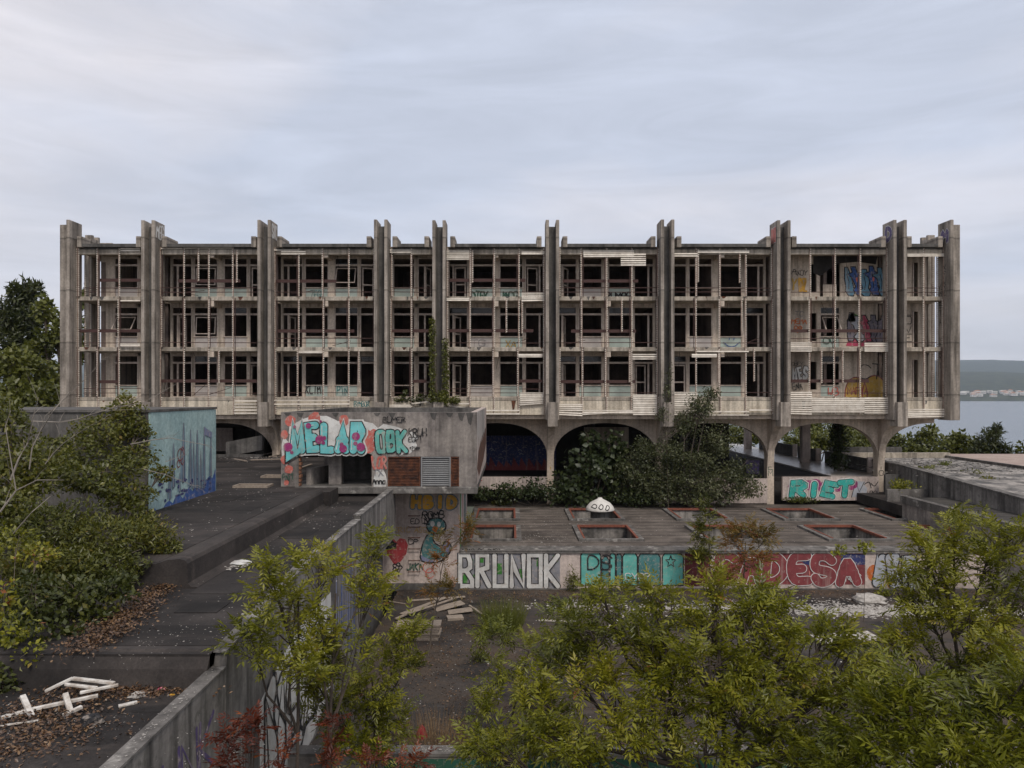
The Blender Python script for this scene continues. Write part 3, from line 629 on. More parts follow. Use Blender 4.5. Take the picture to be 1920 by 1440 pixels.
MB().box(19.2, 22.6, AY1+.05, 74, -5.2, -4.86).build('tiled_walkway', 'floor_tile', HOTEL)
MB().box(-27, 15.2, 51.9, 52.1, -5, -1.41).build('arcade_back_wall', 'dark_interior', HOTEL)  # wall extended and coloured near black for the darkness behind the arches
MB().box(5.0, 8.0, 50.5, 50.7, -3.6, -2.2).build('faded_sign_board', 'plaster_wall', HOTEL)
mw = MB().box(-2.2, 3.0, 49.0, 49.15, -5, -2.7).build('mural_wall', 'p_navy', HOTEL)
F_ = Frame((0, 48.99, 0), (1, 0, 0), (0, -1, 0)); rr = random.Random(2)
F_.polys('mural_flame', 'p_crimson', mw, [[(-2.0+.5*k, -5), (-1.8+.5*k, -4.35+.3*rr.random()), (-1.5+.5*k, -4.6), (-1.3+.5*k, -5)] for k in range(9)])
F_.lines('mural_fish', 'p_grey', mw, [chaikin([(x, z), (x+.12, z+.08), (x+.26, z+rr.uniform(-.06, .06))], 1) for x, z in [(rr.uniform(-2, 2.6), rr.uniform(-4.2, -3)) for _ in range(16)]], .022)
for y0, y1 in ((46.5, 49.8), (50.3, 53.0), (54.3, 58), (58.8, 63), (64, 67)):
    MB().box(22.3, 22.45, y0, y1, -4.85, -4.0).build('walkway_parapet', 'dark_concrete', HOTEL); MB().box(22.2, 22.55, y0-.12, y0-.001, -4.85, -3.9).build('parapet_post', 'pale_wall', HOTEL)
# low walls at the foot of the arcade
MB().box(-3.8, 2.15, 44.0, 44.18, -5.6, -4.85).build('low_wall', 'pale_wall', HOTEL)
MB().box(9.1, 15.15, 44.0, 44.18, -6.4, -4.95).build('low_wall', 'pale_wall', HOTEL)
rw = MB().box(15.95, 21.6, 43.75, 43.95, -6.2, -4.82).build('painted_low_wall', 'pale_wall', HOTEL)
MB().box(-25, 22, 44.72, 45.0, -6.7, -5.21).build('void_panel', 'dark_interior', HOTEL)  # near-black panel, its colour standing for the dark void under the floor
MB().box(-27, -14.3, 42.9, 43.2, -4.1, -3.45).build('ramp_kerb', 'dark_concrete', HOTEL)
MB().prism([(-16.5, -3.6), (-14.4, -3.2), (-14.4, -2.35), (-16.5, -2.75)], 'y', 43.3, 43.5).build('ramp_parapet', 'dark_concrete', HOTEL)
for x0, x1 in ((-20.6, -19.2), (-17.6, -16.9), (-15.2, -14.4)): MB().box(x0, x1, 51.6, 51.7, -3.9, -2.3).build('daylight_panel', 'pale_wall', HOTEL)  # pale panels stand in for daylit openings in the back wall

# paint on the hotel
def HF(Y): return Frame((0, Y-.001, 0), (1, 0, 0), (0, -1, 0))
W_ = HF(WY-.02)
def box_px(p0, p1, y0, y1, Y): x0, z0 = XZ(p0, y1, Y); x1, z1 = XZ(p1, y0, Y); return x0, z0, x1-x0, z1-z0
F_ = HF(43.75)
x, z, w, h = box_px(1470, 1646, 900, 937, 43.75); rr = random.Random(8)
F_.polys('graffiti_cloud', 'p_magenta', rw, [ell(x+.6+.42*k, z+h*.72+rr.uniform(-.1, .1), .36, .30, 12, rr, .12) for k in range(9)], .003)
F_.polys('graffiti_grey_letter', 'p_silver', rw, [[(x+3.95, z+.15), (x+4.2, z+h*.95), (x+4.75, z+h*.92), (x+4.6, z+.2)], ell(x+4.55, z+.5, .33, .4, 14, rr, .1)], .004)
F_.lines('graffiti_grey_line', 'p_black', rw, [[(x+3.95, z+.15), (x+4.2, z+h*.95), (x+4.4, z+.45), (x+4.7, z+h*.9)], chaikin([(x+4.7, z+.9), (x+5.0, z+1.1), (x+5.1, z+.7)], 2), chaikin([(x+5.1, z+.95), (x+5.3, z+.75), (x+5.5, z+1.05)], 2)], .025, .009)
F_.bubble(rw, 'RIET', x+.35, z+.08, 3.7, h*.9, 'p_turq', rf=.15, halo='p_white', smooth=0, jit=.2, lean=.18, gap=-.1, d=.012, label='turquoise wild lettering')
F_.lines('graffiti_tag', 'p_black', rw, strokes('NOKA', x+4.85, z+.25, .65, .28, jit=.2), .016, .05)
# right bay: big painted room walls
x, z, w, h = box_px(1583, 1660, 498, 560, WY); rr = random.Random(21); par = HOTEL
wildpiece(W_, par, x, z+.05, w, h-.05, 5, 21, ['p_sky', 'p_blue', 'p_sky', 'p_blue'], accent='p_salmon')
W_.polys('soot_stain', 'dark_interior', par, [[(17.9, 7.2), (18.3, 7.0), (19.3, 7.75), (20.5, 7.85), (21.6, 7.7), (21.7, 8.19), (17.9, 8.19)]], .003)
x, z, w, h = box_px(1585, 1660, 585, 652, WY)
W_.polys('graffiti_red_base', 'p_pinkred', par, [[(x, z+.1), (x+w, z+.05), (x+w, z+h*.5), (x+w*.7, z+h*.3), (x+w*.4, z+h*.58), (x+w*.15, z+h*.4)]], .003); wildpiece(W_, par, x+.1, z+.3, w-.1, h-.3, 5, 33, ['p_mauve', 'p_silver', 'p_pinkred', 'p_mauve'], d=.012); W_.polys('graffiti_green', 'p_green', par, [[(x+.1, z+h*.75), (x+.35, z+h), (x+.75, z+h*.9), (x+.5, z+h*.7)]], .012)
x, z, w, h = box_px(1584, 1662, 700, 747, WY)
W_.polys('graffiti_yellow', 'p_ochre', par, [[(x+o+q*cos_, z+s_*rz) for q, cos_, s_, rz in [(rx, math.cos(t_), max(0, math.sin(t_))**.7, hz) for t_ in [math.pi*j/12 for j in range(13)]]] for o, rx, hz in ((.65, .66, 1.25), (1.75, .72, 1.35), (2.1, .3, .8))], .004)
W_.lines('graffiti_outline', 'p_crimson', par, [[(x+o+rx*math.cos(math.pi*j/12), z+max(0, math.sin(math.pi*j/12))**.7*hz) for j in range(13)] for o, rx, hz in ((.65, .66, 1.25), (1.75, .72, 1.35))]+strokes('MAFIA', x+.15, z+.25, 1.2, .4), .032, .012)
W_.lines('graffiti_outline', 'p_black', par, strokes('CT', x+.9, z+1.2, 1.3, .8, jit=.2, smooth=1), .03, .018)
x, z, w, h = box_px(1484, 1514, 672, 735, WY); W_.bubble(par, 'MES', x+.02, z+.7, w, .75, 'p_white', rf=.09, ro=.05, smooth=0, jit=.25, d=.004); W_.tagline(par, 'OBEY', x, z+1.55, w*.7, .22, jit=.2); W_.tagline(par, 'ENA', x+.05, z+.15, w*.6, .4, r=.06)
x, z, w, h = box_px(1484, 1512, 590, 625, WY); W_.tagline(par, 'MEMA', x, z+.55, w, .3, 'p_orange', r=.08); W_.tagline(par, '98', x+.15, z+.08, w*.5, .35, 'p_orange', r=.09); W_.tagline(par, 'TC', x+.2, z+1.0, .5, .3, 'p_grey', r=.06)
x, z, w, h = box_px(1484, 1514, 500, 556, WY); W_.tagline(par, 'XOY', x+.3, z+1.25, .6, .28, r=.06); W_.tagline(par, 'DZ', x+.45, z+.3, .4, .75, 'p_yellow', r=.09); W_.tagline(par, 'Y', x, z+.4, .25, .6, 'p_ochre', r=.08); W_.tagline(par, 'A', x, z+1.3, .3, .4, r=.05)
# tags on the lower window panels and walls (px box, storey wall)
Wp = HF(WY+.02)
for txt, b_, mt, rad in (('KLIMT', (574, 608, 722, 738), 'p_black', .05), ('PIN', (632, 652, 724, 740), 'p_bluegreen', .05), ('ZEGK', (583, 608, 545, 557), 'p_bluegreen', .05), ('DTEK', (884, 916, 547, 561), 'p_darkgreen', .1), ('JACG', (935, 972, 547, 561), 'p_darkgreen', .1), ('RUMBR', (1136, 1184, 548, 562), 'p_black', .09), ('TG', (884, 910, 637, 648), 'p_grey', .05), ('XA', (948, 968, 638, 652), 'p_ochre', .05), ('OW', (1544, 1568, 634, 644), 'p_darkgreen', .08), ('WB', (1552, 1572, 727, 741), 'p_salmon', .08)):
    x, z, w, h = box_px(*b_, WY); Wp.tagline(par, txt, x, z, w, h, mt, r=rad, d=.035)
x, z, w, h = box_px(1357, 1386, 634, 650, WY); Wp.lines('graffiti_smile', 'p_blue', par, [chaikin([(x, z+h*.5), (x+w*.3, z), (x+w*.7, z), (x+w, z+h*.5)], 2), [(x+w*.35, z+h*.8), (x+w*.36, z+h)], [(x+w*.65, z+h*.8), (x+w*.66, z+h)]], .025, .035)
Sp = HF(EY+.02); x, z, w, h = box_px(664, 692, 753, 762, EY); Sp.tagline(par, 'BYMBOR', x, z, w, h, 'p_bluegreen', r=.08, d=.01)
# tags on fin sides (side faces seen from the middle)
for x, tx, mt, zz in ((PC[0]+.38, 'MEG', 'p_white', 8.9), (PC[1]+.38, 'SIC', 'p_white', 8.9)):
    Frame((x+.001, 0, 0), (0, 1, 0), (1, 0, 0)).tagline(par, tx, 42.25, zz, .85, .75, mt, r=.06, d=.004)
for x, tx, mt, zz in ((PC[6]-.38, 'EKS', 'p_salmon', 8.6), (PC[7]-.38, 'D', 'p_violet', 8.7), (XR-.09, 'M', 'p_violet', 8.6)):
    Frame((x-.001, 0, 0), (0, -1, 0), (-1, 0, 0)).bubble(par, tx, -42.95, zz, .8, .9, mt, 'p_white', rf=.14, d=.004)
Frame((XR-.091, 0, 0), (0, -1, 0), (-1, 0, 0)).lines('graffiti_tag', 'p_black', par, [p for k, ch in enumerate('XPURE') for p in strokes(ch, -42.7, 7.1-.36*k, .25, .3)], .018, .004)
Frame((XR-.091, 0, 0), (0, -1, 0), (-1, 0, 0)).lines('graffiti_tag', 'p_black', par, [p for k, ch in enumerate('KOSTA MERI') for p in strokes(ch, -43.1, 6.0-.5*k, .25, .35, jit=.3)], .022, .004)
HF(WY-.02).lines('graffiti_tag', 'p_black', par, [p for k, ch in enumerate('LOVE') for p in strokes(ch, 23.33, 4.7-.52*k, .38, .44)], .025, .008)
for x, tx, mt in ((PC[7], 'ADIO', 'p_black'), (PC[6], 'SKEM', 'p_darkgreen'), (PC[4], 'RIT', 'p_ochre')):
    HF(AY0-.03).lines('graffiti_tag', mt, par, [p for k, ch in enumerate(tx) for p in strokes(ch, x-.13, -3.7-.36*k, .26, .3, jit=.15)], .02, .006)
HF(44.0).tagline(par, 'KROT', -2.6, -5.35, .9, .3, 'p_red', r=.07, d=.006)

# ================================================================== ROOFS AND WALLS IN FRONT OF THE HOTEL
# upper roof deck, level -3.6, its rounded kerb on the side of the lower strip
deck = MB().box(-60, -7.551, 15.9, 43.0, -4.4, -3.6).build('upper_roof_deck', 'asphalt'); tag(deck, 'dark felt roof deck beside the sunken roof strip', 'roof', kind='structure')
prof = [(-7.55, -4.4), (-7.55, -3.598), (-7.3, -3.52), (-7.05, -3.50), (-6.93, -3.53), (-6.88, -3.60), (-6.87, -4.02), (-6.80, -4.09), (-6.66, -4.098), (-6.66, -4.4)]
k_ = MB().prism(prof, 'y', 15.9, 27.5).build('roof_kerb', 'asphalt', deck)
MB().box(-8.9, -6.66, 27.5, 29.3, -4.5, -3.585).build('roof_kerb', 'asphalt', deck)
MB().box(-60, -6.7, 16.2, 43, -12.4, -4.401).build('deck_support_wall', 'dark_concrete', deck)
MB().box(-60, -6.72, 15.8, 15.99, -4.6, -4.2).build('deck_edge_beam', 'dark_concrete', deck)
mid = MB().box(-6.655, -4.751, 11.8, 29.4, -4.62, -4.1).build('sunken_roof', 'asphalt'); tag(mid, 'sunken dark felt roof strip between kerb and parapet wall', 'roof', kind='structure')
MB().box(-10.5, -6.656, 11.82, 15.79, -4.63, -4.104).build('roof_extension', 'asphalt', mid)
MB().prism([(11.62, -4.62), (11.70, -4.3), (11.8, -4.14), (11.95, -4.07), (12.15, -4.095), (12.15, -4.62)], 'x', -10.5, -4.751).build('roof_lip', 'asphalt', mid)
MB().prism([(28.7, -4.12), (29.1, -3.86), (29.41, -3.84), (29.41, -4.12)], 'x', -6.656, -4.752).build('roof_upstand', 'asphalt', mid)
low = MB().box(-14, -4.751, 3.5, 11.9, -12.4, -4.6).build('lower_roof', 'asphalt'); tag(low, 'lowest dark roof strip strewn with rubbish below the step', 'roof', kind='structure')
MB().box(-10.5, -4.78, 11.901, 28, -12.4, -4.64).build('roof_support', 'dark_concrete', low)
rf_ = random.Random(77)
def felt(parent, x0, x1, y0, y1, z, wd, mat, along='x'):
    y = y0 if along == 'x' else x0; end = y1 if along == 'x' else x1
    while y < end-.05:
        w_ = min(wd*rf_.uniform(.9, 1.1), end-y); h_ = rf_.uniform(.003, .012)
        if along == 'x': MB().box(x0, x1, y, y+w_, z+.0005, z+h_).build('felt_strip', mat, parent)
        else: MB().box(y, y+w_, y0, y1, z+.0005, z+h_).build('felt_strip', mat, parent)
        y += w_
felt(deck, -11.0, -7.56, 16.0, 28.5, -3.6, 1.0, 'asphalt'); felt(deck, -18, -9.0, 28.6, 42.8, -3.6, 1.0, 'asphalt'); felt(mid, -6.6, -4.8, 12.2, 28.6, -4.1, 1.0, 'asphalt'); felt(low, -9, -4.8, 6, 11.6, -4.6, 1.0, 'asphalt')
for px, py, z_, w_, l_, par_ in ((430,880,-3.6,1.6,1.0,deck),(420,935,-3.6,1.0,1.4,deck),(500,875,-3.6,1.2,.8,deck),(470,950,-3.6,.7,1.8,deck),(480,1080,-4.1,.6,1.5,mid),(560,1000,-4.1,.9,1.0,mid),(380,1140,-4.1,.8,.7,mid),(620,960,-4.1,.7,1.4,mid)):
    Yp = -z_*FPX/(py-740); MB().box(X_(px, Yp)-w_/2, X_(px, Yp)+w_/2, Yp-l_/2, Yp+l_/2, z_+.0006, z_+.0165).build('felt_patch', 'asphalt', par_)
# parapet wall running towards the graffiti block
pw = thing('parapet_wall', 'long stained concrete parapet wall stepping down beside the sunken roof', 'wall', (-4.65, 17, -12.3))
bevel(MB().box(-4.75, -4.55, 22.62, 29.6, -5.5, -3.68).build('wall_section', 'parapet_concrete', pw), .02)
bevel(MB().prism([(11.92, -12.3), (22.6, -12.3), (22.6, -3.80), (16.5, -3.80), (13.2, -4.04), (12.0, -4.12), (11.92, -4.36)], 'x', -4.75, -4.55).build('wall_section', 'parapet_concrete', pw), .02)
bevel(MB().box(-4.752, -4.548, 3.2, 11.9, -12.3, -4.36).build('wall_section', 'parapet_concrete', pw), .02)
MB().prism([(11.93, -4.121), (12.0, -4.119), (13.2, -4.039), (16.5, -3.799), (22.6, -3.799), (22.6, -3.765), (16.5, -3.765), (13.2, -4.005), (12.0, -4.085), (11.93, -4.087)], 'x', -4.77, -4.53).build('wall_coping', 'ledge_concrete', pw)
for z0, z1, y0, y1 in ((-3.679, -3.665, 22.62, 29.6), (-4.359, -4.345, 3.2, 11.9)):
    MB().box(-4.77, -4.53, y0, y1, z0, z1+.02).build('wall_coping', 'ledge_concrete', pw)
MB().box(-5.35, -5.15, 22.6, 30.6, -8.2, -5.5).build('lower_wall', 'pale_wall', pw); MB().box(-5.15, -4.56, 22.61, 29.5, -5.62, -5.501).build('wall_beam', 'parapet_concrete', pw)
PF = Frame((-4.549, 0, 0), (0, 1, 0), (1, 0, 0)); rr = random.Random(4)
PF.polys('graffiti_white_ground', 'p_white', pw, [[(13.6, -7.9), (13.5, -5.6), (15.0, -5.2), (17.0, -4.9), (18.9, -5.0), (19.2, -7.3), (17.2, -7.9)]], .003, 'white ground of a black and white piece')
PF.lines('graffiti_black_line', 'p_black', pw, [chaikin(p+[p[0]], 1) for p in wild(13.8, -7.7, 5.2, 2.5, 6, rr, .8)]+strokes('MSAK', 14.0, -7.3, 4.6, 1.7, jit=.2), .05, .008)
PF.lines('graffiti_tag', 'p_violet', pw, strokes('PUNK', 9.2, -5.6, 2.2, .75, jit=.08), .04, .006)
PF.lines('paint_run', 'p_lav', pw, [[(y, -4.6-rr.random()), (y+.02, -6.2-rr.random())] for y in [19.5+.22*k for k in range(10)]], .05, .004); PF.lines('paint_run', 'p_blue', pw, [[(y, -5.0-rr.random()), (y+.02, -6.6-rr.random())] for y in [20.1, 21.0, 21.7]], .05, .006)

# graffiti block
BX0, BX1, BY0, BY1 = -8.91, -1.305, 29.0, 40.3
blk = thing('graffiti_block', 'weathered concrete rooftop block with teal lettering, smashed opening and louvre panels', 'building', (-5, 34, -4))
ZT, ZB = -.684, -3.57
fw = MB()
Yw = BY0
def bxp(m, p0, p1, y0, y1, ya=BY0, yb=BY0+.28): m.box(X_(p0, BY0), X_(p1, BY0), ya, yb, Z_(y1, BY0), Z_(y0, BY0)); return m
edge = [(560, 843), (568, 840), (580, 842), (592, 839), (606, 841), (618, 843), (624, 849), (634, 853), (645, 851), (655, 854), (668, 851), (680, 853), (690, 850), (697, 852)]
top_ = [XZ(a, b, BY0) for a, b in edge]
fw.prism([(BX0, ZB), (top_[0][0], ZB), top_[0], (top_[0][0], ZT), (BX0, ZT)], 'y', BY0, BY0+.28)
for (a, b) in zip(top_[:-1], top_[1:]): fw.prism([a, b, (b[0], ZT), (a[0], ZT)], 'y', BY0, BY0+.28)
fw.prism([top_[-1], (X_(697, BY0), ZB), (X_(727, BY0), ZB), (X_(727, BY0), Z_(856, BY0)), (X_(861, BY0), Z_(856, BY0)), (X_(861, BY0), ZB), (BX1, ZB), (BX1, ZT), (top_[-1][0], ZT)], 'y', BY0, BY0+.28)
fwall = fw.build('front_wall', 'block_concrete', blk)
MB().box(BX1-.25, BX1, BY0+.281, BY1, ZB, ZT).build('side_wall', 'pale_wall', blk)
MB().box(-6.3, BX1-.251, BY1-.25, BY1, ZB, ZT).build('back_wall', 'dark_concrete', blk); MB().box(BX0+.002, -6.3, BY1-.25, BY1-.001, -1.45, ZT).build('back_lintel', 'dark_concrete', blk)
MB().box(BX0, BX0+.22, BY0+.281, BY1-.251, -1.25, ZT).build('edge_beam', 'dark_concrete', blk)
MB().box(BX0+.221, BX1-.251, BY0+.281, BY1-.251, -1.25, -1.0).build('roof_slab', 'dark_concrete', blk)
for x, y in ((X_(630, 29.9), 29.9), (-8.3, 34.5), (-6.5, 36.0)): MB().box(x-.25, x+.25, y-.18, y+.22, ZB, -1.251).build('pillar', 'block_concrete', blk)
MB().box(X_(642, 31)-.1, -2, 31.5, 31.7, -3.57, -2.3).build('inner_parapet', 'dark_concrete', blk)
MB().bar((-8.0, 29.6, -3.3), (-6.75, 34, -3.3), .2, .75).build('inner_parapet', 'block_concrete', blk)
MB().box(BX0+.3, BX1-.01, BY0+.282, BY1-.01, -3.84, -3.571).build('floor_slab', 'dark_concrete', blk)
bevel(MB().box(X_(552, 28.9), BX1+.03, 28.86, 29.281, -3.84, -3.572).build('sill_beam', 'ledge_concrete', blk), .02)
bm_ = MB()
for k in range(9): bm_.box(X_(560, 29)-.0, X_(560, 29)+.05+.05*((k*7) % 3)/3, 29.02, 29.25, -3.55+.16*k, -3.55+.16*k+.12)
bm_.build('brick_edge', 'brick_edge', blk)
for mat_, p0, p1, tilt in (('rust', 727, 788, 30), ('louver_grey', 789, 845, 35), ('rust', 845, 861, 30)):
    x0, x1 = X_(p0, BY0), X_(p1, BY0); z0, z1 = ZB, Z_(856, BY0)
    fr = MB().box(x0+.001, x0+.05, BY0+.01, BY0+.2, z0, z1).box(x1-.05, x1-.001, BY0+.01, BY0+.2, z0, z1).box(x0+.05, x1-.05, BY0+.011, BY0+.2, z1-.05, z1-.001).box(x0+.05, x1-.05, BY0+.2, BY0+.22, z0, z1-.05).build('louvre_frame', mat_, blk)
    n = 13 if mat_ == 'louver_grey' else 18
    lm = MB().prism([(-.05, -.045), (-.04, -.05), (.05, .035), (.04, .04)], 'x', .051, x1-x0-.051).mesh('louvre_blade', mat_)
    for q in range(n): inst('louvre_blade', lm, fr, (x0, BY0+.09, z0+.05+(z1-z0-.1)*(q+.5)/n))
# wall below the block, with rungs and paint
hb = MB().box(-5.4, -2.09, 30.6, 30.85, -8.0, -3.841).box(-2.34, -2.091, 30.851, 36, -8.0, -3.841).build('stair_wall', 'pale_wall', blk)
MB().box(-5.14, -2.05, 30.45, 30.599, -8.0, -7.72).build('wall_plinth', 'dark_concrete', blk)
for py in (967, 988, 1008, 1029, 1051, 1072):
    z = Z_(py, 30.5); x0, x1 = X_(766, 30.5), X_(787, 30.5); MB().tube([(x0, 30.6, z), (x0, 30.47, z), (x1, 30.47, z), (x1, 30.6, z)], .018, 6).build('ladder_rung', 'rust', blk)
# paint on the block front
BF = Frame((0, BY0-.001, 0), (1, 0, 0), (0, -1, 0)); bx = lambda a, b, c, d_: box_px(a, b, c, d_, BY0)
rr = random.Random(6)
BF.polys('graffiti_ground', 'p_white', fwall, [ell(X_(p, BY0), Z_(q, BY0), rx, rz, 14, rr, .2) for p, q, rx, rz in ((600, 812, 1.2, .62), (660, 815, 1.1, .55), (535, 845, .16, .55), (730, 822, 1.0, .52), (755, 835, .5, .35), (712, 900, .25, .55))], .002)
BF.polys('graffiti_red_cloud', 'p_salmon', fwall, [ell(X_(p, BY0), Z_(q, BY0), r, r*1.1, 12, rr, .15) for p, q, r in ((545, 790, .2), (590, 786, .25), (645, 788, .2), (687, 820, .3), (700, 812, .14), (690, 835, .3), (535, 862, .17), (541, 880, .16), (533, 815, .15), (537, 905, .1))], .004)
BF.polys('damp_stain', 'dark_concrete', fwall, [[(X_(p, BY0), Z_(774, BY0)), (X_(p+14, BY0), Z_(774, BY0)), (X_(p+9, BY0), Z_(774+l_, BY0)), (X_(p+4, BY0), Z_(774+l_*.8, BY0))] for p, l_ in ((532, 6), (556, 9), (590, 5), (622, 8), (700, 7), (728, 10), (806, 14), (836, 9), (858, 16), (874, 24))], .0012)
x, z, w, h = bx(538, 684, 790, 850)
BF.bubble(fwall, 'MELAR', x+.12, z, w-.1, h, 'p_teal', rf=.115, ro=.035, halo='p_white', smooth=0, jit=.1, d=.006, gap=-.02, shine='p_white', label='turquoise block lettering with magenta dots')
BF.polys('graffiti_tail', 'p_teal', fwall, [[XZ(a, b, BY0) for a, b in ((537, 836), (546, 834), (566, 846), (560, 852), (537, 866))]], .052)
BF.lines('graffiti_tail_line', 'p_black', fwall, [[XZ(a, b, BY0) for a, b in ((536, 833), (536, 868), (562, 852))]], .05, .048)
BF.polys('graffiti_dots', 'p_magenta', fwall, [ell(X_(p, BY0), Z_(q, BY0), r, r, 14) for p, q, r in ((579, 798, .11), (553, 800, .06), (600, 824, .17), (609, 821, .08), (607, 830, .07), (641, 833, .08), (644, 841, .15), (668, 818, .16), (667, 831, .08), (677, 838, .17), (541, 838, .18), (548, 848, .07), (602, 790, .05))], .058)
x, z, w, h = bx(704, 764, 805, 849)
BF.bubble(fwall, 'OBK', x, z, w, h, 'p_aqua', rf=.085, ro=.05, smooth=1, jit=.1, gap=-.15, d=.012, label='sea green bubble lettering')
x, z, w, h = bx(718, 760, 782, 792); BF.tagline(fwall, 'BUMER', x, z, w, h, r=.09)
x, z, w, h = bx(766, 800, 803, 817); BF.tagline(fwall, 'KRUH', x, z, w, h, r=.07); x, z, w, h = bx(766, 792, 819, 828); BF.tagline(fwall, 'EGP!', x, z, w, h, r=.08); x, z, w, h = bx(768, 788, 837, 844); BF.tagline(fwall, '*ZIM*', x, z, w, h, r=.1)
x, z, w, h = bx(699, 724, 856, 878); BF.tagline(fwall, 'LOR', x, z, w, h, 'p_salmon', r=.09); x, z, w, h = bx(699, 723, 897, 907); BF.tagline(fwall, 'Anna', x, z, w, h, r=.1, jit=.05); x, z, w, h = bx(530, 551, 888, 900); BF.tagline(fwall, 'PATT', x, z, w, h, 'p_darkgreen', r=.06)
x, z, w, h = bx(700, 718, 880, 892); BF.tagline(fwall, 'TX', x, z, w, h, 'p_grey', r=.06)
SF = Frame((BX1+.001, 0, 0), (0, 1, 0), (1, 0, 0))
SF.polys('rust_stain', 'rust', blk, [[(29.3, -2.9), (30.5, -2.3), (34, -1.9), (39.5, -1.7), (39.9, -2.6), (36, -3.1), (31, -3.4)]], .004); SF.lines('paint_run', 'p_white', blk, [[(29.5+.6*k, -.75), (29.52+.6*k, -1.6-.5*rr.random())] for k in range(14)], .12, .003)
# paint on the stair wall
HFm = Frame((0, 30.599, 0), (1, 0, 0), (0, -1, 0)); hx = lambda a, b, c, d_: box_px(a, b, c, d_, 30.6)
x, z, w, h = hx(770, 858, 927, 955); HFm.bubble(hb, 'HBID', x, z, w, h, 'p_yellow', 'p_slate', rf=.14, ro=.08, smooth=1, jit=.08, gap=.05, d=.004, label='fat yellow lettering')
x, z, w, h = hx(792, 833, 958, 972); HFm.tagline(hb, 'ROMB', x, z, w, h, r=.09); x, z, w, h = hx(770, 804, 972, 982); HFm.tagline(hb, 'EDIN', x, z, w, h, r=.07)
H = lambda a, b: XZ(a, b, 30.6)
hp = [H(*p) for p in ((740, 1060), (726, 1038), (722, 1020), (727, 1009), (737, 1008), (743, 1016), (750, 1009), (760, 1011), (765, 1022), (762, 1038), (752, 1052))]
HFm.polys('graffiti_heart', 'p_red', hb, [hp], .006, 'dark red heart'); HFm.polys('graffiti_heart_hole', 'p_black', hb, [ell(*H(736, 1022), .2, .18, 11, rr, .3), ell(*H(726, 1026), .12, .12, 9, rr, .3)], .009)
HFm.polys('graffiti_creature', 'p_bluegreen', hb, [ell(*H(818, 986), .40, .33, 18), [H(*p) for p in ((807, 996), (797, 1008), (790, 1026), (792, 1044), (806, 1049), (824, 1049), (840, 1040), (838, 1022), (826, 1028), (812, 1018), (812, 1002))]], .005, 'blue green cartoon creature')
HFm.polys('graffiti_creature_foot', 'p_lav', hb, [[H(*p) for p in ((789, 1040), (787, 1051), (800, 1056), (824, 1055), (806, 1049), (795, 1044))], [H(*p) for p in ((828, 1024), (836, 1012), (848, 1024), (842, 1040))]], .008)
HFm.lines('graffiti_creature_line', 'p_black', hb, [ell(*H(818, 986), .40, .33, 18)+[ell(*H(818, 986), .40, .33, 18)[0]], chaikin([H(*p) for p in ((807, 996), (796, 1010), (790, 1028), (787, 1050), (802, 1056), (826, 1053), (842, 1040), (848, 1024), (836, 1012), (828, 1026), (812, 1016), (813, 1000))], 1), [H(802, 978), H(795, 972)], [H(806, 974), H(800, 966)], [H(811, 971), H(808, 963)], [H(804, 983), H(794, 981)]], .028, .011)
HFm.polys('graffiti_creature_eye', 'p_white', hb, [ell(*H(811, 982), .09, .12, 10), ell(*H(823, 983), .08, .11, 10)], .014); HFm.polys('graffiti_creature_beak', 'p_orange', hb, [[H(*p) for p in ((813, 986), (822, 989), (818, 999), (810, 993))]], .016)
HFm.lines('graffiti_flower', 'p_black', hb, [ell(*H(745+6*math.cos(q), 1064+6*math.sin(q)), .07, .07, 8) for q in [k*1.2566 for k in range(5)]]+[[H(746, 1070), H(748, 1080)]], .025, .008)
x, z, w, h = hx(763, 792, 1055, 1068); HFm.tagline(hb, 'JAKA', x, z, w, h, 'p_darkgreen', r=.07); x, z, w, h = hx(766, 784, 1010, 1020); HFm.tagline(hb, 'CP', x, z, w, h, r=.07); x, z, w, h = hx(740, 800, 988, 998); HFm.tagline(hb, 'ERIC ASG', x, z, w, h, 'p_ochre', r=.05); HFm.lines('graffiti_scribble', 'p_salmon', hb, [ell(*H(803, 1064), .22, .22, 12), ell(*H(806, 1075), .17, .2, 11)], .02, .007)
DF = Frame((-2.089, 0, 0), (0, 1, 0), (1, 0, 0))
for mt, y0 in (('p_green', 31.0), ('p_white', 31.9), ('p_salmon', 32.5), ('p_white', 33.2), ('p_bluegreen', 34.2), ('p_black', 33.7)): DF.lines('paint_run', mt, hb, [[(y0+.2*j, -3.9), (y0+.2*j+.03, -5.4-rr.random()*1.6)] for j in range(3)], .1, .004)

# hall with the skylight roof and the long painted wall
hall = thing('skylight_hall', 'low flat roofed hall with square skylight openings and a painted front wall', 'building', (9, 36, -8))
RZ, RX0, RX1, RY0, RY1 = -6.4, -2.08, 45, 30.56, 43.6
sk = [(X0, X0+2.42, y0, y0+3.2) for y0 in (32.75, 38.05) for X0 in (-2.25+.1, 3.2, 8.65, 14.1, 19.55)]
sk = [(max(a, RX0+.3), b, c, d_) for a, b, c, d_ in sk]
xs = sorted(set([RX0, RX1]+[v for s_ in sk for v in s_[:2]])); ys = sorted(set([RY0, RY1]+[v for s_ in sk for v in s_[2:]]))
rf = MB()
for x0, x1 in zip(xs[:-1], xs[1:]):
    for y0, y1 in zip(ys[:-1], ys[1:]):
        if not any(a <= (x0+x1)/2 <= b and c <= (y0+y1)/2 <= d_ for a, b, c, d_ in sk): rf.face([(x0, y0, RZ), (x1, y0, RZ), (x1, y1, RZ), (x0, y1, RZ)])
rf.build('roof', 'asphalt_strips', hall)
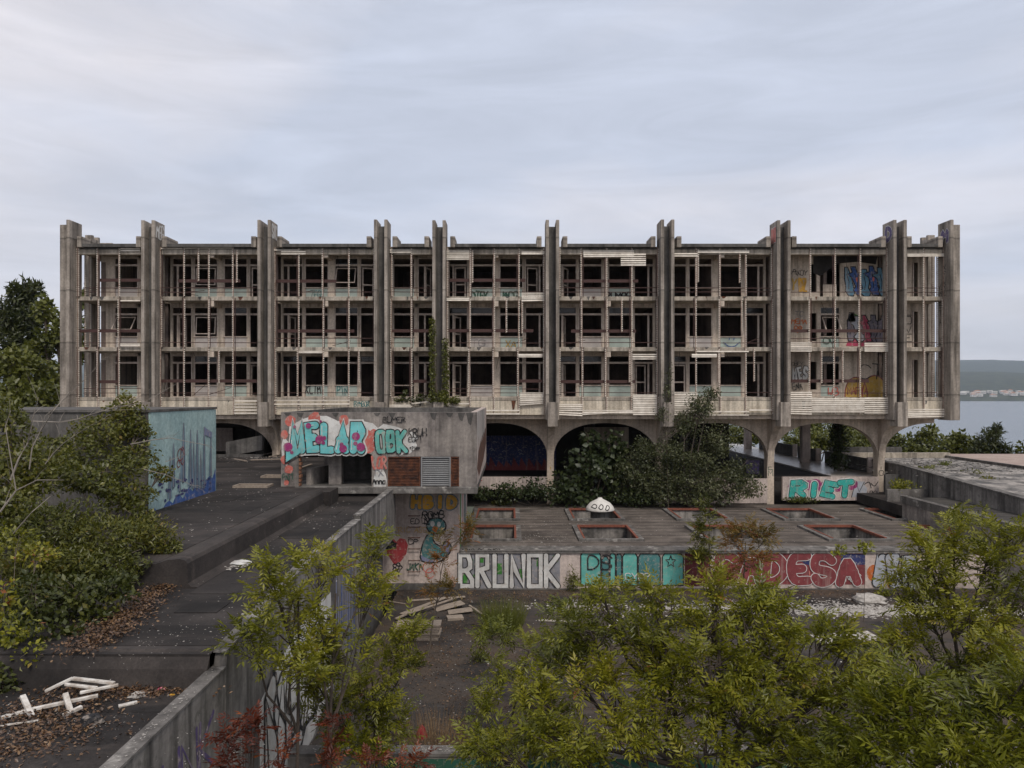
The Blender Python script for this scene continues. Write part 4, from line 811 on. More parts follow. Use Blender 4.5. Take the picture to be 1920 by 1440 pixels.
MB().box(RX0, RX1, RY0-.03, RY0+.25, RZ-.09, RZ-.002).box(RX0, RX1, RY0-.05, RY0+.9, RZ+.001, RZ+.035).build('roof_fascia', 'ledge_concrete', hall)
for a, b, c, d_ in sk:
    s_ = MB().box(a-.22, b+.22, c-.22, c, RZ-.02, RZ+.10).box(a-.22, b+.22, d_, d_+.22, RZ-.02, RZ+.10).box(a-.22, a, c, d_, RZ-.02, RZ+.10).box(b, b+.22, c, d_, RZ-.02, RZ+.10).build('skylight', 'ledge_concrete', hall)
    MB().box(a+.01, b-.01, d_-.09, d_-.001, RZ+.03, RZ+.14).box(b-.1, b-.001, c+.01, d_-.091, RZ+.03, RZ+.14).box(a+.001, a+.08, c+.01, d_-.091, RZ+.03, RZ+.12).build('skylight_frame', 'rim_red', s_)
    MB().box(a-.1, b+.1, d_-.002, d_+.1, RZ-1.7, RZ-.021).box(a-.1, a+.002, c, d_-.002, RZ-1.7, RZ-.021).box(b-.002, b+.1, c, d_-.002, RZ-1.7, RZ-.021).box(a-.1, b+.1, c-.1, c+.002, RZ-1.7, RZ-.021).build('skylight_well', 'well_wall', s_)
MB().box(RX0, RX1, RY0+.3, RY1, -8.3, -8.1).build('hall_floor', 'dark_concrete', hall)
fwl = MB().box(-2.08, 34, 30.6, 30.85, -8.0, RZ-.092).build('front_wall', 'pale_wall', hall)
MB().box(-2.04, 34, 30.45, 30.6, -8.0, -7.935).build('wall_plinth', 'dark_concrete', hall)
x, z, w, h = hx(859, 1050, 1036, 1104)
HFm.polys('graffiti_grey_ground', 'p_grey', fwl, [[(x-.05, z-.02), (x+w, z-.02), (x+w, z+h), (x-.05, z+h)]], .002)
HFm.polys('graffiti_green_block', 'p_green', fwl, [[(x+w*a, z+h*b), (x+w*(a+.05), z+h*b), (x+w*(a+.05), z+h*(b+c)), (x+w*a, z+h*(b+c))] for a, b, c in ((.04, .05, .35), (.10, .62, .2), (.20, .72, .2), (.38, .40, .3), (.60, .3, .25), (.77, .62, .28), (.93, .74, .18), (.15, .1, .3))], .005)
HFm.bubble(fwl, 'bruhoK', x, z+.03, w, h-.05, 'p_white', 'p_black', rf=.062, ro=.028, smooth=0, jit=.0, gap=.1, d=.009, label='white blocky maze-like lettering')
x, z, w, h = hx(866, 938, 1029, 1036); HFm.tagline(fwl, '1312.CE ONER', x, z, w, h, r=.09)
x, z, w, h = hx(1088, 1284, 1034, 1102)
for k, (a, b, c) in enumerate(((.0, .2, 1), (.2, .28, .86), (.28, .34, 1), (.34, .40, .98), (.40, .55, .96), (.55, .77, .94), (.78, .99, .95))):
    q = [(x+w*a+.02, z+.1), (x+w*b-.02, z+.1), (x+w*b-.02, z+h*c-.15), (x+w*b-.12, z+h*c), (x+w*a+.12, z+h*c), (x+w*a+.02, z+h*c-.15)]
    HFm.polys('graffiti_fill', 'p_bluegreen' if k % 2 else 'p_aqua', fwl, [q], .004); HFm.lines('graffiti_outline', 'p_black', fwl, [q+[q[0]]], .025, .009)
HFm.tagline(fwl, 'DS', x+.3, z+.75, 1.0, .6, r=.05, jit=.05); HFm.tagline(fwl, 'CYOP', x+1.85, z+.3, 1.0, .3, 'p_white', r=.06)
st = [(x+w*.865+.22*math.sin(j*math.pi/5)*(1 if j % 2 == 0 else .42), z+h*.72+.25*math.cos(j*math.pi/5)*(1 if j % 2 == 0 else .42)) for j in range(11)]; HFm.lines('graffiti_star', 'p_black', fwl, [st], .022, .015)
x, z, w, h = hx(1284, 1622, 1034, 1100)
HFm.polys('graffiti_ground', 'p_maroon', fwl, [[(x, z+.02), (x+1.1, z+.02), (x+1.0, z+h), (x, z+h)]], .003)
HFm.polys('graffiti_ground', 'p_crimson', fwl, [[(x+1.2, z+.1), (x+w, z+.08), (x+w, z+h*.95), (x+1.3, z+h)]], .0035); HFm.polys('graffiti_blue', 'p_navy', fwl, [ell(x+5.2, z+1.15, .45, .28), [(x+6.4, z+.9), (x+w, z+.9), (x+w, z+h*.92), (x+6.4, z+h*.94)]], .006)
HFm.bubble(fwl, 'CADESA', x+1.2, z+.05, w-1.4, h*.97, 'p_crimson', 'p_white', rf=.125, ro=.02, smooth=2, jit=.08, gap=-.1, d=.006, label='dark red bubble lettering edged in white')
HFm.tagline(fwl, 'UTEK', x+5.1, z+.35, .75, .3, 'p_salmon', r=.07); HFm.tagline(fwl, 'KING', x+5.95, z+.2, .5, .3, 'p_white', r=.05); HFm.tagline(fwl, 'NORS', x+6.6, z+.22, .6, .3, 'p_white', r=.05)
x, z, w, h = hx(1632, 1712, 1040, 1102); HFm.polys('graffiti_orange', 'p_orange', fwl, [ell(x+.15, z+.6, .3, .35), ell(x+.75, z+1.25, .25, .3), ell(x+1.0, z+.1, .3, .18), ell(x+1.65, z+.15, .22, .2)], .003)
HFm.bubble(fwl, 'NKE', x+.1, z, w, h, 'p_silver', 'p_black', rf=.13, ro=.04, smooth=0, jit=.2, d=.007, gap=.1, label='silver spiky lettering over orange')

# right-hand roofs
rr_ = MB().box(20.2, 22.49, 22, 38.5, -8, -5.3).build('side_roof', 'asphalt_boards'); tag(rr_, 'striped dark roof above the streaked wall beside the skylights', 'roof', kind='structure')
MB().box(20.12, 20.45, 22, 38.56, -5.6, -5.2).build('roof_edge', 'ledge_concrete', rr_); MB().box(20.15, 20.199, 22, 38.4, -8, -5.61).build('streaked_wall', 'block_concrete', rr_)
gr = MB().prism([(22, -8), (54, -8), (54, -4.45), (43, -4.45), (22, -5.3)], 'x', 22.85, 75).build('gravel_roof', 'gravel'); tag(gr, 'weathered gravel roof strewn with peeling felt', 'roof', kind='structure')
MB().prism([(22, -8), (47.5, -8), (47.5, -4.1), (43.3, -4.1), (22, -5.15)], 'x', 22.5, 22.849).build('gravel_parapet', 'parapet_concrete', gr); MB().prism([(21.9, -5.149), (43.3, -4.099), (47.6, -4.099), (47.6, -4.02), (43.3, -4.02), (21.9, -5.07)], 'x', 22.45, 22.9).build('gravel_coping', 'ledge_concrete', gr)
MB().box(20.3, 22.49, 38.6, 47, -6.3, -5.75).build('trough_floor', 'asphalt', gr); MB().box(20.3, 22.49, 40.2, 40.4, -5.749, -5.1).build('trough_wall', 'ledge_concrete', gr); MB().box(21.6, 22.49, 43.0, 43.2, -5.749, -4.6).build('trough_wall', 'dark_concrete', gr)
MB().box(30.8, 75, 43.0, 54.6, -4.449, -4.33).build('pink_deck', 'pinkish_deck', gr); MB().box(30.6, 30.799, 43.0, 54.7, -4.449, -4.27).build('deck_edge', 'ledge_concrete', gr); MB().box(22.9, 31, 52.6, 53.0, -4.449, -4.1).build('pale_kerb', 'slab_concrete', gr); MB().box(22.9, 28, 53.4, 53.6, -4.449, -3.75).build('dark_kerb', 'dark_concrete', gr)

# lower terrace with its outer parapet
ter = MB().box(-4.548, 60, 15.62, 30.599, -8.4, -7.95).build('lower_terrace', 'asphalt_dirt'); tag(ter, 'dark terrace floor below the painted hall wall', 'terrace', kind='structure')
felt(ter, -4.4, 20, 15.7, 30.4, -7.95, 1.05, 'asphalt_dirt')
tp = thing('terrace_parapet', 'low parapet of the lower terrace, flecked white on top and painted dark green', 'wall', (8, 15.4, -12.3))
MB().box(-4.54, 40, 15.3, 15.6, -12.3, -7.40).build('parapet_wall_face', 'block_concrete', tp); MB().box(-4.54, 40, 15.26, 15.64, -7.399, -7.34).build('parapet_coping', 'ledge_concrete', tp)
TF = Frame((0, 15.299, 0), (1, 0, 0), (0, -1, 0)); TF.polys('graffiti_green_ground', 'p_darkgreen', tp, [[(-2.6, -9.5), (6.4, -9.5), (6.4, -7.46), (-2.6, -7.46)]], .003); TF.polys('graffiti_red', 'p_red', tp, [[(-2.4, -8.4), (-2.0, -7.7), (-1.5, -8.1), (-1.2, -8.6)], ell(5.6, -8.0, .5, .3)], .007); TF.polys('graffiti_blue', 'p_navy', tp, [[(6.5, -9), (10, -9), (10, -7.9), (6.5, -7.75)]], .003)
TF.lines('graffiti_black', 'p_black', tp, [chaikin([(-2.5, -8.5), (-2.0, -7.6), (-1.3, -8.2), (-.6, -7.7), (.4, -8.4)], 2), chaikin([(1, -8.6), (2, -7.7), (3.4, -8.2), (4.6, -7.6)], 2)], .06, .011)

# mural box on the upper deck
mb = thing('mural_box', 'turquoise painted concrete box with a mural of grey pipes over blue waves', 'structure', (-15, 25, -3.6))
MB().box(-22, -11.1, 22.9, 28, -4.2, -.54).build('box_body', 'dark_concrete', mb); sw = MB().box(-11.099, -11.04, 22.9, 28.0, -3.9, -.55).build('painted_side', 'teal_wall', mb); MB().box(-22.05, -11.02, 22.85, 28.05, -.539, -.46).build('box_coping', 'dark_concrete', mb)
MF = Frame((-11.039, 0, 0), (0, 1, 0), (1, 0, 0)); rr = random.Random(9)
wv = [(22.95, -3.88), (27.95, -3.88), (27.95, -2.75)]+[(27.9-.25*k, -2.95-.10*math.sin(k*1.9)-(.035*k)+rr.uniform(-.08, .08)) for k in range(1, 20)]
MF.polys('mural_wave', 'p_blue', sw, [wv], .004, 'blue painted waves'); MF.polys('mural_drop', 'p_navy', sw, [ell(rr.uniform(23.2, 27.6), rr.uniform(-3.5, -2.8), rr.uniform(.06, .2), rr.uniform(.03, .07), 9, rr, .2) for _ in range(26)], .006)
for y0, zt, wd in ((24.2, -2.0, .10), (24.45, -1.6, .12), (24.9, -2.6, .08), (25.2, -.95, .14), (25.75, -1.2, .12), (26.0, -1.6, .1), (26.3, -1.25, .13), (26.6, -2.0, .1), (26.9, -1.15, .12), (27.5, -1.35, .1)):
    zb = -3.1+rr.uniform(-.3, .2); MF.polys('mural_pipe_shade', 'p_steel', sw, [[(y0-wd*2.0, zb), (y0+wd*1.2, zb), (y0+wd*.6, zt-.15), (y0-wd*.3, zt-.1)]], .008+rr.random()*.002); MF.polys('mural_pipe', 'p_darksteel', sw, [[(y0-wd*.7, zb-.1), (y0+wd*.7, zb), (y0+wd*.3, zt), (y0-wd*.2, zt)]], .012+rr.random()*.002); MF.lines('mural_pipe_light', 'p_silver', sw, [[(y0-wd*.2, zb), (y0, zt)]], .016, .016)
MF.polys('mural_beam', 'p_lav', sw, [[(26.85, -1.15), (27.6, -1.4), (27.55, -1.6), (26.9, -1.45)]], .018); MF.lines('mural_face', 'p_crimson', sw, [ell(24.95, -2.0, .22, .2, 10), ell(25.1, -2.05, .15, .3, 10), ell(24.8, -2.3, .1, .12, 9)], .018, .02)

# ================================================================== PLANTS
RNG = np.random.default_rng(42)
def unit(v): return v/np.maximum(np.linalg.norm(v, axis=-1, keepdims=True), 1e-9)
def leaf_tris(base, dirn, nrm, ln, wd, tone, curl=.18):
    """leaves as two triangles folded along the midrib; base, dirn, nrm: (N,3); ln, wd: (N,)"""
    n = len(base); side = unit(np.cross(dirn, nrm)); nr = np.cross(side, dirn)
    tip = base+dirn*ln[:, None]-nr*(ln*curl)[:, None]; mid = base+dirn*(ln*.45)[:, None]+nr*(wd*.18)[:, None]
    V = np.stack([base, mid+side*(wd*.5)[:, None]-nr*(wd*.15)[:, None], tip, mid-side*(wd*.5)[:, None]-nr*(wd*.15)[:, None]], 1).reshape(-1, 3)
    i = np.arange(n)*4; F = np.stack([np.stack([i, i+1, i+2], 1), np.stack([i, i+2, i+3], 1)], 1).reshape(-1, 3)
    return V, F, np.repeat(tone, 2)
def pinnate(P, D, tone, L=.30, pairs=5, ln=.11, wd=.034, rng=RNG):
    n = len(P); up = unit(rng.normal(0, .35, (n, 3))+np.array([0, 0, 1.0])); side = unit(np.cross(D, up)); nr = np.cross(side, D)
    szf = rng.uniform(.6, 1.35, n); Ls = L*szf*rng.uniform(.8, 1.15, n); B, Dr, Nr, T, LL = [], [], [], [], []
    for k in range(pairs):
        t = (k+.8)/pairs
        for s in (-1, 1):
            B.append(P+D*(Ls*t)[:, None]-nr*(Ls*t*t*.30)[:, None]); Dr.append(unit(D*.75+side*s*.9-nr*(.15+.2*t)+rng.normal(0, .12, (n, 3)))); Nr.append(nr+rng.normal(0, .25, (n, 3))); T.append(tone+rng.normal(0, .05, n)); LL.append(ln*szf*(1-.35*abs(t-.5))*rng.uniform(.7, 1.25, n))
    B.append(P+D*Ls[:, None]-nr*(Ls*.30)[:, None]); Dr.append(unit(D-nr*.4)); Nr.append(nr); T.append(tone); LL.append(ln*szf)
    B, Dr, Nr, T, LL = map(np.concatenate, (B, Dr, Nr, T, LL)); return leaf_tris(B, Dr, unit(Nr), LL, LL*(wd/ln), np.clip(T, 0, 1))
def lobes_px(lst, dep=.85):
    """(px, py, rx, ry, Y): clumps measured in the photograph, placed at a chosen distance with real depth"""
    r = []
    for l in lst:
        px, py, rx, ry, Y = l[:5]; x, z = XZ(px, py, Y); a, c = rx*Y/FPX, ry*Y/FPX; r.append((x, Y, z, a, max(.15, (a+c)/2*dep), c))
    return r
def in_lobe(l, n, rng, inner=.45, rough=.3):
    d = unit(rng.normal(0, 1, (n, 3))); ph = rng.uniform(0, 6.28, (4, 3)); fr = rng.uniform(1.5, 4.5, (4, 3))
    nz = sum(np.sin(d@fr[k]+ph[k, 0]) for k in range(4))/4
    r = (inner+(1-inner)*rng.random(n)**.6)*(1-rough*.5+rough*nz*1.4)
    return np.array(l[:3])+d*r[:, None]*np.array(l[3:6]), d
def bushy(name, label, cat, lobes, mat, leaf=.09, cover=2.6, wratio=.6, base=None, stem='bark', r0=.05, group=None, inner=.45, seed=1, droop=.2, rough=.35, part='crown', stems=True, up=.35, aspect=1.0):
    rng = np.random.default_rng(seed); rd = random.Random(seed)
    zb = min(l[2]-l[5] for l in lobes); cx = sum(l[0] for l in lobes)/len(lobes); cy = sum(l[1] for l in lobes)/len(lobes)
    base = base or (cx, cy, zb); t = thing(name, label, cat, base, group); B, D, T = [], [], []
    for l in lobes:
        n = int(cover*math.pi*(l[3]*l[5]+l[3]*l[4]*.5)/(leaf*leaf*wratio*.5)*.5)+8
        p, d = in_lobe(l, n, rng, inner, rough); B.append(p); D.append(d); T.append(np.clip(rng.normal(.45+rng.normal(0, .10), .2, n), 0, 1))
    B, D, T = map(np.concatenate, (B, D, T)); n = len(B)
    dr = unit(D*.6+rng.normal(0, .7, (n, 3))+np.array([0, 0, up-droop])); nr = unit(D*.8+rng.normal(0, .5, (n, 3))+np.array([0, 0, .6]))
    ls = leaf*rng.uniform(.6, 1.35, n); V, F, tn = leaf_tris(B, dr, nr, ls, ls*wratio, T)
    finish(bpy.data.objects.new(part, npmesh(part, V, F, mat, tn)), t)
    if stems:
        m = MB(); b = Vector(base)
        for l in lobes:
            c = Vector(l[:3]); fork = b.lerp(Vector((cx, cy, zb)), .6); mid_ = fork.lerp(c, .5)+Vector((rd.uniform(-.2, .2), rd.uniform(-.2, .2), rd.uniform(0, .3)))*l[3]
            if l is lobes[0]: m.tube([b, b.lerp(fork, .5)+Vector((rd.uniform(-.3, .3), rd.uniform(-.3, .3), 0))*r0, fork], [r0, r0*.85, r0*.7], 8)
            m.tube([fork, mid_, c], [r0*.5, r0*.35, r0*.15], 6)
            for q in range(4):
                e = c+Vector((rd.uniform(-.7, .7)*l[3], rd.uniform(-.7, .7)*l[4], rd.uniform(-.4, .8)*l[5])); m.tube([mid_.lerp(c, .6), c.lerp(e, .5)+Vector((0, 0, .05)), e], [r0*.3, r0*.2, r0*.08], 5)
        m.build('trunk', stem, t)
    return t
def sapling(name, label, base, lobes, mat, L=.30, ln=.11, wd=.034, pairs=5, twigs=9, spr=6, r0=.045, stem='bark', group=None, seed=1, cat='tree', dense=1., trunks=1, fork_at=.45):
    """trunk, limbs and twigs with pinnate leaves at the twig ends"""
    rng = np.random.default_rng(seed); rd = random.Random(seed); t = thing(name, label, cat, base, group); m = MB(); P, D, T = [], [], []
    b = Vector(base); cx = sum(l[0] for l in lobes)/len(lobes); cy = sum(l[1] for l in lobes)/len(lobes); zl = min(l[2] for l in lobes); zh = max(l[2] for l in lobes)
    axis = []
    for q in range(trunks):
        top = Vector((cx+rd.uniform(-.3, .3)+(q-.5*(trunks-1))*.5, cy+rd.uniform(-.3, .3), zl*.35+zh*.65)); pts = [b+Vector((q*.12, 0, 0))]
        for k in range(1, 9):
            s = k/8; pts.append(pts[0].lerp(top, s)+Vector((rd.uniform(-1, 1), rd.uniform(-1, 1), 0))*.06*(1-s)*(top-b).length*.2)
        m.tube(pts, [r0*(1-.7*k/8) for k in range(9)], 7); axis.append(pts)
    for l in lobes:
        c = Vector(l[:3]); ax = min(axis, key=lambda a_: min((p-c).length for p in a_)); cand = [p for p in ax if p.z < c.z-.15*abs(c.z-b.z)+.1] or [ax[3]]; st = max(cand, key=lambda p: p.z-.4*(p-c).length)
        mid_ = st.lerp(c, .55)+Vector((rd.uniform(-.15, .15), rd.uniform(-.15, .15), -.12*(c-st).length)); m.tube([st, st.lerp(mid_, .5)+Vector((0, 0, .03)), mid_, c], [r0*.5, r0*.42, r0*.32, r0*.18], 6)
        nt_ = max(4, int(1.45*twigs*dense*math.sqrt(l[3]*l[5])/.55)); tn = float(np.clip(rng.normal(.42, .16), .05, .9))
        for q in range(nt_):
            p, d = in_lobe(l, 1, rng, .5, .25); e = Vector(p[0]); s0 = mid_.lerp(c, rd.uniform(.2, 1)); bend = s0.lerp(e, .55)+Vector((rd.uniform(-.08, .08), rd.uniform(-.08, .08), rd.uniform(-.12, .02)))
            m.tube([s0, bend, e], [r0*.16, r0*.11, r0*.05], 4); dv = np.array((e-bend).normalized()); ns = max(2, int(spr*rd.uniform(.7, 1.3)))
            for k in range(ns):
                u = rd.uniform(.15, 1.0); pos = np.array(bend.lerp(e, u) if k else e); P.append(pos); D.append(dv*.5+rng.normal(0, .55, 3)+np.array([0, 0, .28])); T.append(tn+rng.normal(0, .2)+(.35 if rng.random() < .03 else 0))
    P, D, T = np.array(P), unit(np.array(D)), np.array(T); T = np.where((T > .86) & (rng.random(len(T)) > .06), .5+.36*rng.random(len(T)), np.clip(T, 0, 1))
    V, F, tt = pinnate(P, D, T, L, pairs, ln, wd, rng)
    finish(bpy.data.objects.new('crown', npmesh('crown', V, F, mat, tt)), t); m.build('trunk', stem, t); return t

# --- in front of the terrace and on it
sapling('sapling', 'slender olive green sapling growing beside the stained parapet wall', (-3.2, 11.4, -12.3), lobes_px([(520,1120,62,48,12.2),(598,1058,58,42,12.8),(470,1190,48,40,11.6),(600,1170,75,50,12.4),(690,1110,48,46,13.2),(702,1030,28,40,13.5),(545,1240,70,42,11.8),(650,1225,55,45,12.6),(500,1060,26,22,12.2)]), 'leaf_olive', twigs=12, spr=7, r0=.055, seed=11, trunks=2, stem='twig_dark')
sapling('sapling', 'bushy olive sapling between the parapet wall and the red plastic scrap', (-2.3, 14.2, -12.3), lobes_px([(690,1290,62,50,14.3),(640,1345,75,50,14),(745,1225,45,42,14.8),(735,1350,50,50,14.5),(780,1190,28,28,15),(600,1290,50,40,13.8),(680,1400,70,35,13.8)]), 'leaf_olive', twigs=13, spr=7, r0=.05, seed=12, stem='twig_dark')
sapling('sapling', 'thin rust tinged sapling standing in front of the creature painting', (-2.5, 22.6, -7.95), lobes_px([(832,1045,22,24,22.6),(868,1002,24,22,22.8),(800,1110,16,18,22.4),(852,1100,24,16,22.5),(880,985,14,12,22.8),(826,1010,12,16,22.6)]), 'leaf_rusty', L=.32, ln=.12, twigs=9, spr=5, r0=.03, seed=13)
main_l = [(1340,1165,100,44,12.6),(1240,1125,54,28,13),(1440,1160,90,40,12.4),(1330,1095,40,20,13),(1130,1120,48,22,13.4),(1105,1180,70,36,13),(1205,1195,80,44,12.5),(1330,1235,100,50,12),(1475,1220,70,44,12),(1555,1180,55,34,12.6),(1600,1220,30,22,12.4),(1110,1275,72,36,12.4),(1250,1310,95,46,11.8),(1400,1320,100,46,11.6),(1530,1300,62,40,12.1),(1180,1375,80,36,11.6),(1320,1400,100,36,11.4),(1470,1390,70,34,11.6),(1420,1110,36,20,13),(1055,1230,46,34,13),(990,1300,50,34,12.6),(1030,1360,60,36,12),(920,1395,56,34,11.8),(1090,1420,60,30,11.4),(1560,1385,56,34,11.6),(1610,1290,40,30,12.2),(1500,1430,80,26,11),(1240,1250,60,40,12.4),(1420,1260,60,40,12)]
sapling('spreading_tree', 'broad spreading tree with feathery yellow green leaves and a forked dark trunk', (3.75, 12.2, -12.3), lobes_px(main_l), 'leaf_olive', L=.32, ln=.115, wd=.036, twigs=15, spr=7, r0=.10, seed=14, stem='twig_dark', trunks=2)
sapling('sapling', 'low leafy sapling rising from the terrace beside the grass tuft', (-.1, 17.4, -7.95), lobes_px([(925,1185,45,34,17.4),(1012,1215,55,36,17.6),(945,1262,58,32,17),(1052,1150,40,30,18),(900,1325,40,30,16.4)]), 'leaf_fresh', twigs=12, spr=7, r0=.035, seed=15, stem='twig_dark')
sapling('sapling', 'round yellow green sapling crowding over the flecked terrace parapet', (.3, 14.0, -12.3), lobes_px([(1000,1345,66,40,14),(955,1398,66,34,13.6),(1060,1400,60,34,13.8),(900,1420,50,26,13.6),(1040,1310,36,24,14.2)]), 'leaf_olive', twigs=13, spr=7, r0=.045, seed=16, stem='twig_dark')
right_l = [(1690,1190,44,36,13.8),(1650,1250,40,30,13.4),(1730,1010,30,24,14.4),(1890,1000,50,36,14.4),(1765,1065,62,44,14),(1850,1050,60,44,14.2),(1905,1125,60,60,13.6),(1735,1140,70,40,14),(1825,1160,80,44,13.4),(1790,1000,34,34,14.4),(1700,1085,36,28,14.4),(1880,1220,70,44,12.8),(1780,1240,60,36,13.4)]
sapling('leafy_tree', 'tall olive green tree growing in front of the striped side roof', (9.0, 13.2, -12.3), lobes_px(right_l), 'leaf_olive', twigs=14, spr=7, r0=.08, seed=17, stem='twig_dark')
near_l = [(1640,1320,44,28,11),(1560,1440,50,20,10.6),(1850,1420,90,30,9.6),(1720,1430,70,24,10),(1855,1300,90,46,10.4),(1740,1335,80,40,10.6),(1650,1385,76,34,10.6),(1790,1400,100,36,10),(1900,1375,80,44,9.8),(1700,1290,50,30,11),(1600,1420,60,26,10.6),(1920,1280,60,40,10)]
sapling('leafy_tree', 'wind swept tree with long drooping leaflets beside the spreading forked tree', (6.3, 10.2, -12.3), lobes_px(near_l), 'leaf_fresh', L=.34, ln=.14, wd=.036, twigs=14, spr=7, r0=.07, seed=18, stem='twig_dark')
sapling('sapling', 'tall thin sapling topping the skylight roof edge in front of the dark red letters', (6.2, 20.2, -7.95), lobes_px([(1398,988,32,20,20.2),(1438,1008,30,20,20.4),(1370,1010,24,18,20.2),(1405,1050,36,22,20),(1360,1075,30,20,20)]), 'leaf_rusty', L=.32, ln=.12, twigs=11, spr=6, r0=.035, seed=19)
sapling('sapling', 'dark green upright shoot against the skylight roof', (7.9, 29.6, -7.95), lobes_px([(1322,960,9,20,29.6),(1320,1000,16,22,29.6),(1328,1035,20,14,29.6),(1308,1050,14,10,29.6)]), 'leaf_bush', L=.4, ln=.16, wd=.06, twigs=10, spr=6, r0=.04, seed=20)
sapling('sapling', 'spindly shoot with pale leaf tips in front of the streaked wall', (12.4, 20.6, -7.95), lobes_px([(1800,965,26,14,20.6),(1780,985,20,12,20.6),(1838,968,16,9,20.6),(1785,1030,26,26,20.6)]), 'leaf_olive', L=.3, ln=.12, twigs=9, spr=5, r0=.03, seed=21)
for k, (px, py, rx, ry, Y, lb) in enumerate([(1575,1032,15,11,26,'round green leaf clump hanging at the roof edge above the white edged letters'),(1622,1026,17,14,26,'larger round leaf clump hanging at the roof edge near the silver letters'),(1655,1112,20,8,29.4,'small green weed at the foot of the silver letters')]):
    b_ = lobes_px([(px, py, rx, ry, Y)]); bushy('weed', lb, 'plant', b_, 'leaf_fresh', .12, 2.4, .8, base=(b_[0][0], Y+.1, -7.95), seed=30+k, r0=.012)
for k, (ls_, lb) in enumerate([([(455,1385,40,36,10),(415,1425,34,18,9.8),(505,1415,34,26,10.2),(480,1345,20,18,10.2)], 'crimson autumn shrub against the stained parapet wall'), ([(622,1375,12,40,11.5),(612,1425,16,16,11.4)], 'narrow red autumn shoots beside the olive sapling'), ([(700,1425,36,12,12.4),(775,1420,30,14,12.6)], 'low red leaved weeds against the dark green parapet')]):
    l_ = lobes_px(ls_); sapling('sumac_shrub', lb, (l_[0][0], l_[0][1], -12.3), l_, 'leaf_red', L=.22, ln=.085, wd=.028, twigs=12, spr=6, r0=.03, seed=40+k, cat='shrub', stem='twig_dark')

# --- left bank of bushes and ivy
def quick_lobes(lst): return lobes_px(lst, 1.0)
bushy('ivy_mass', 'dark ivy mass draped over the end of the mural box', 'ivy', quick_lobes([(232,765,36,30,22.6),(255,800,36,30,22.5),(190,812,70,42,22),(120,850,80,46,21),(250,858,50,30,21.4),(305,888,26,18,22.6),(170,895,110,44,20),(240,930,56,36,20),(262,980,40,40,19.4)]), 'leaf_bush', .11, 3.0, .6, base=(-11.6, 20.6, -5), seed=51, r0=.06, inner=.35)
bushy('broad_shrub', 'broad green shrub spilling over the felt deck below the mural', 'shrub', quick_lobes([(200,1010,110,52,16.6),(285,1005,56,40,17),(320,1030,30,28,17),(100,985,100,60,16.6),(210,1060,90,38,15.8),(130,1060,80,44,15.6),(60,1060,80,60,15.4)]), 'leaf_bush', .10, 3.0, .4, base=(-9.6, 16.0, -7), seed=52, r0=.06, inner=.35)
bushy('tall_shrub', 'tall leafy shrub standing behind the bare branches beside the mural box', 'shrub', quick_lobes([(20,800,50,60,18.5),(60,880,70,60,18),(10,900,60,70,17.5),(-30,760,60,50,19),(-40,1000,70,90,16.5),(30,950,60,50,17)]), 'leaf_bush', .13, 2.8, .5, base=(-11.8, 18, -10), seed=53, r0=.07, inner=.4)
bushy('creeper_bush', 'dark creeper bush with pale seed heads beside the fallen leaves', 'shrub', quick_lobes([(60,1130,90,60,13.4),(150,1120,80,50,13.8),(215,1100,50,34,14),(40,1220,70,60,12.4),(120,1205,56,50,12.8),(0,1290,50,50,11.6),(170,1170,40,34,13.4)]), 'leaf_ivy', .11, 3.0, .6, base=(-8.3, 12.9, -4.2), seed=54, r0=.04, inner=.3)
bushy('yellowing_vine', 'yellowing vine over the creeper bush', 'vine', quick_lobes([(30,1010,46,26,14.6),(70,1040,40,22,14.4),(25,1180,40,40,12.0),(60,1230,34,30,11.9),(5,1120,30,40,12.6)]), 'leaf_olive', .09, 1.6, .6, base=(-8.6, 12.6, -5), seed=55, r0=.02, inner=.6)
# bare branches
def branchy(name, label, paths, Y, r0, seed):
    rd = random.Random(seed); b_ = XZ(paths[0][0][0], paths[0][0][1], Y); t = thing(name, label, 'branch', (b_[0], Y, b_[1])); m = MB()
    for p in paths:
        pts = []
        for k, (px, py) in enumerate(p):
            yy = Y+rd.uniform(-.3, .3); x, z = XZ(px, py, yy); pts.append(Vector((x, yy, z)))
        n = len(pts); r = r0*(1 if p is paths[0] else .6); m.tube(pts, [r*(1-.8*k/(n-1)) for k in range(n)], 6)
        for k in range(1, n):
            for q in range(rd.choice([1, 2, 3])):
                s = pts[k-1].lerp(pts[k], rd.random()); d_ = (pts[k]-pts[k-1]).normalized(); e = s+Vector((d_.x+rd.uniform(-.7, .7), rd.uniform(-.5, .5), d_.z+rd.uniform(-.6, .8)))*rd.uniform(.15, .55); m.tube([s, s.lerp(e, .5)+Vector((0, 0, .03)), e], [r*.3, r*.2, r*.06], 4)
    m.build('branch_wood', 'bare_branch', t); return t
branchy('bare_branch', 'long bare forked branch reaching up over the ivy beside the hotel', [[(20,900),(35,860),(52,830),(60,790),(72,745)],[(55,880),(60,840),(75,810),(85,780),(130,740),(180,690),(215,655)],[(75,810),(100,770),(130,735),(160,712)]], 15.2, .022, 61)
branchy('bare_branch', 'bare arching branch lying across the ivy towards the mural', [[(60,790),(110,792),(150,785),(210,765),(270,755),(330,720)],[(85,870),(100,850),(120,830),(165,800),(195,785)],[(150,785),(190,770),(250,768)]], 15.8, .020, 62)
branchy('bare_branch', 'thin bare branches crossing in front of the mural pipes', [[(245,833),(285,825),(320,821),(360,830),(388,834)],[(270,880),(310,890),(350,905),(372,915)],[(310,866),(335,857),(355,850)]], 19.6, .016, 63)
branchy('bare_branch', 'bare branches rising from the yellowing vine', [[(0,960),(30,920),(70,900),(120,900)],[(30,920),(20,860),(10,800),(20,770)],[(25,1000),(60,960),(95,930),(100,900)]], 14.0, .020, 64)
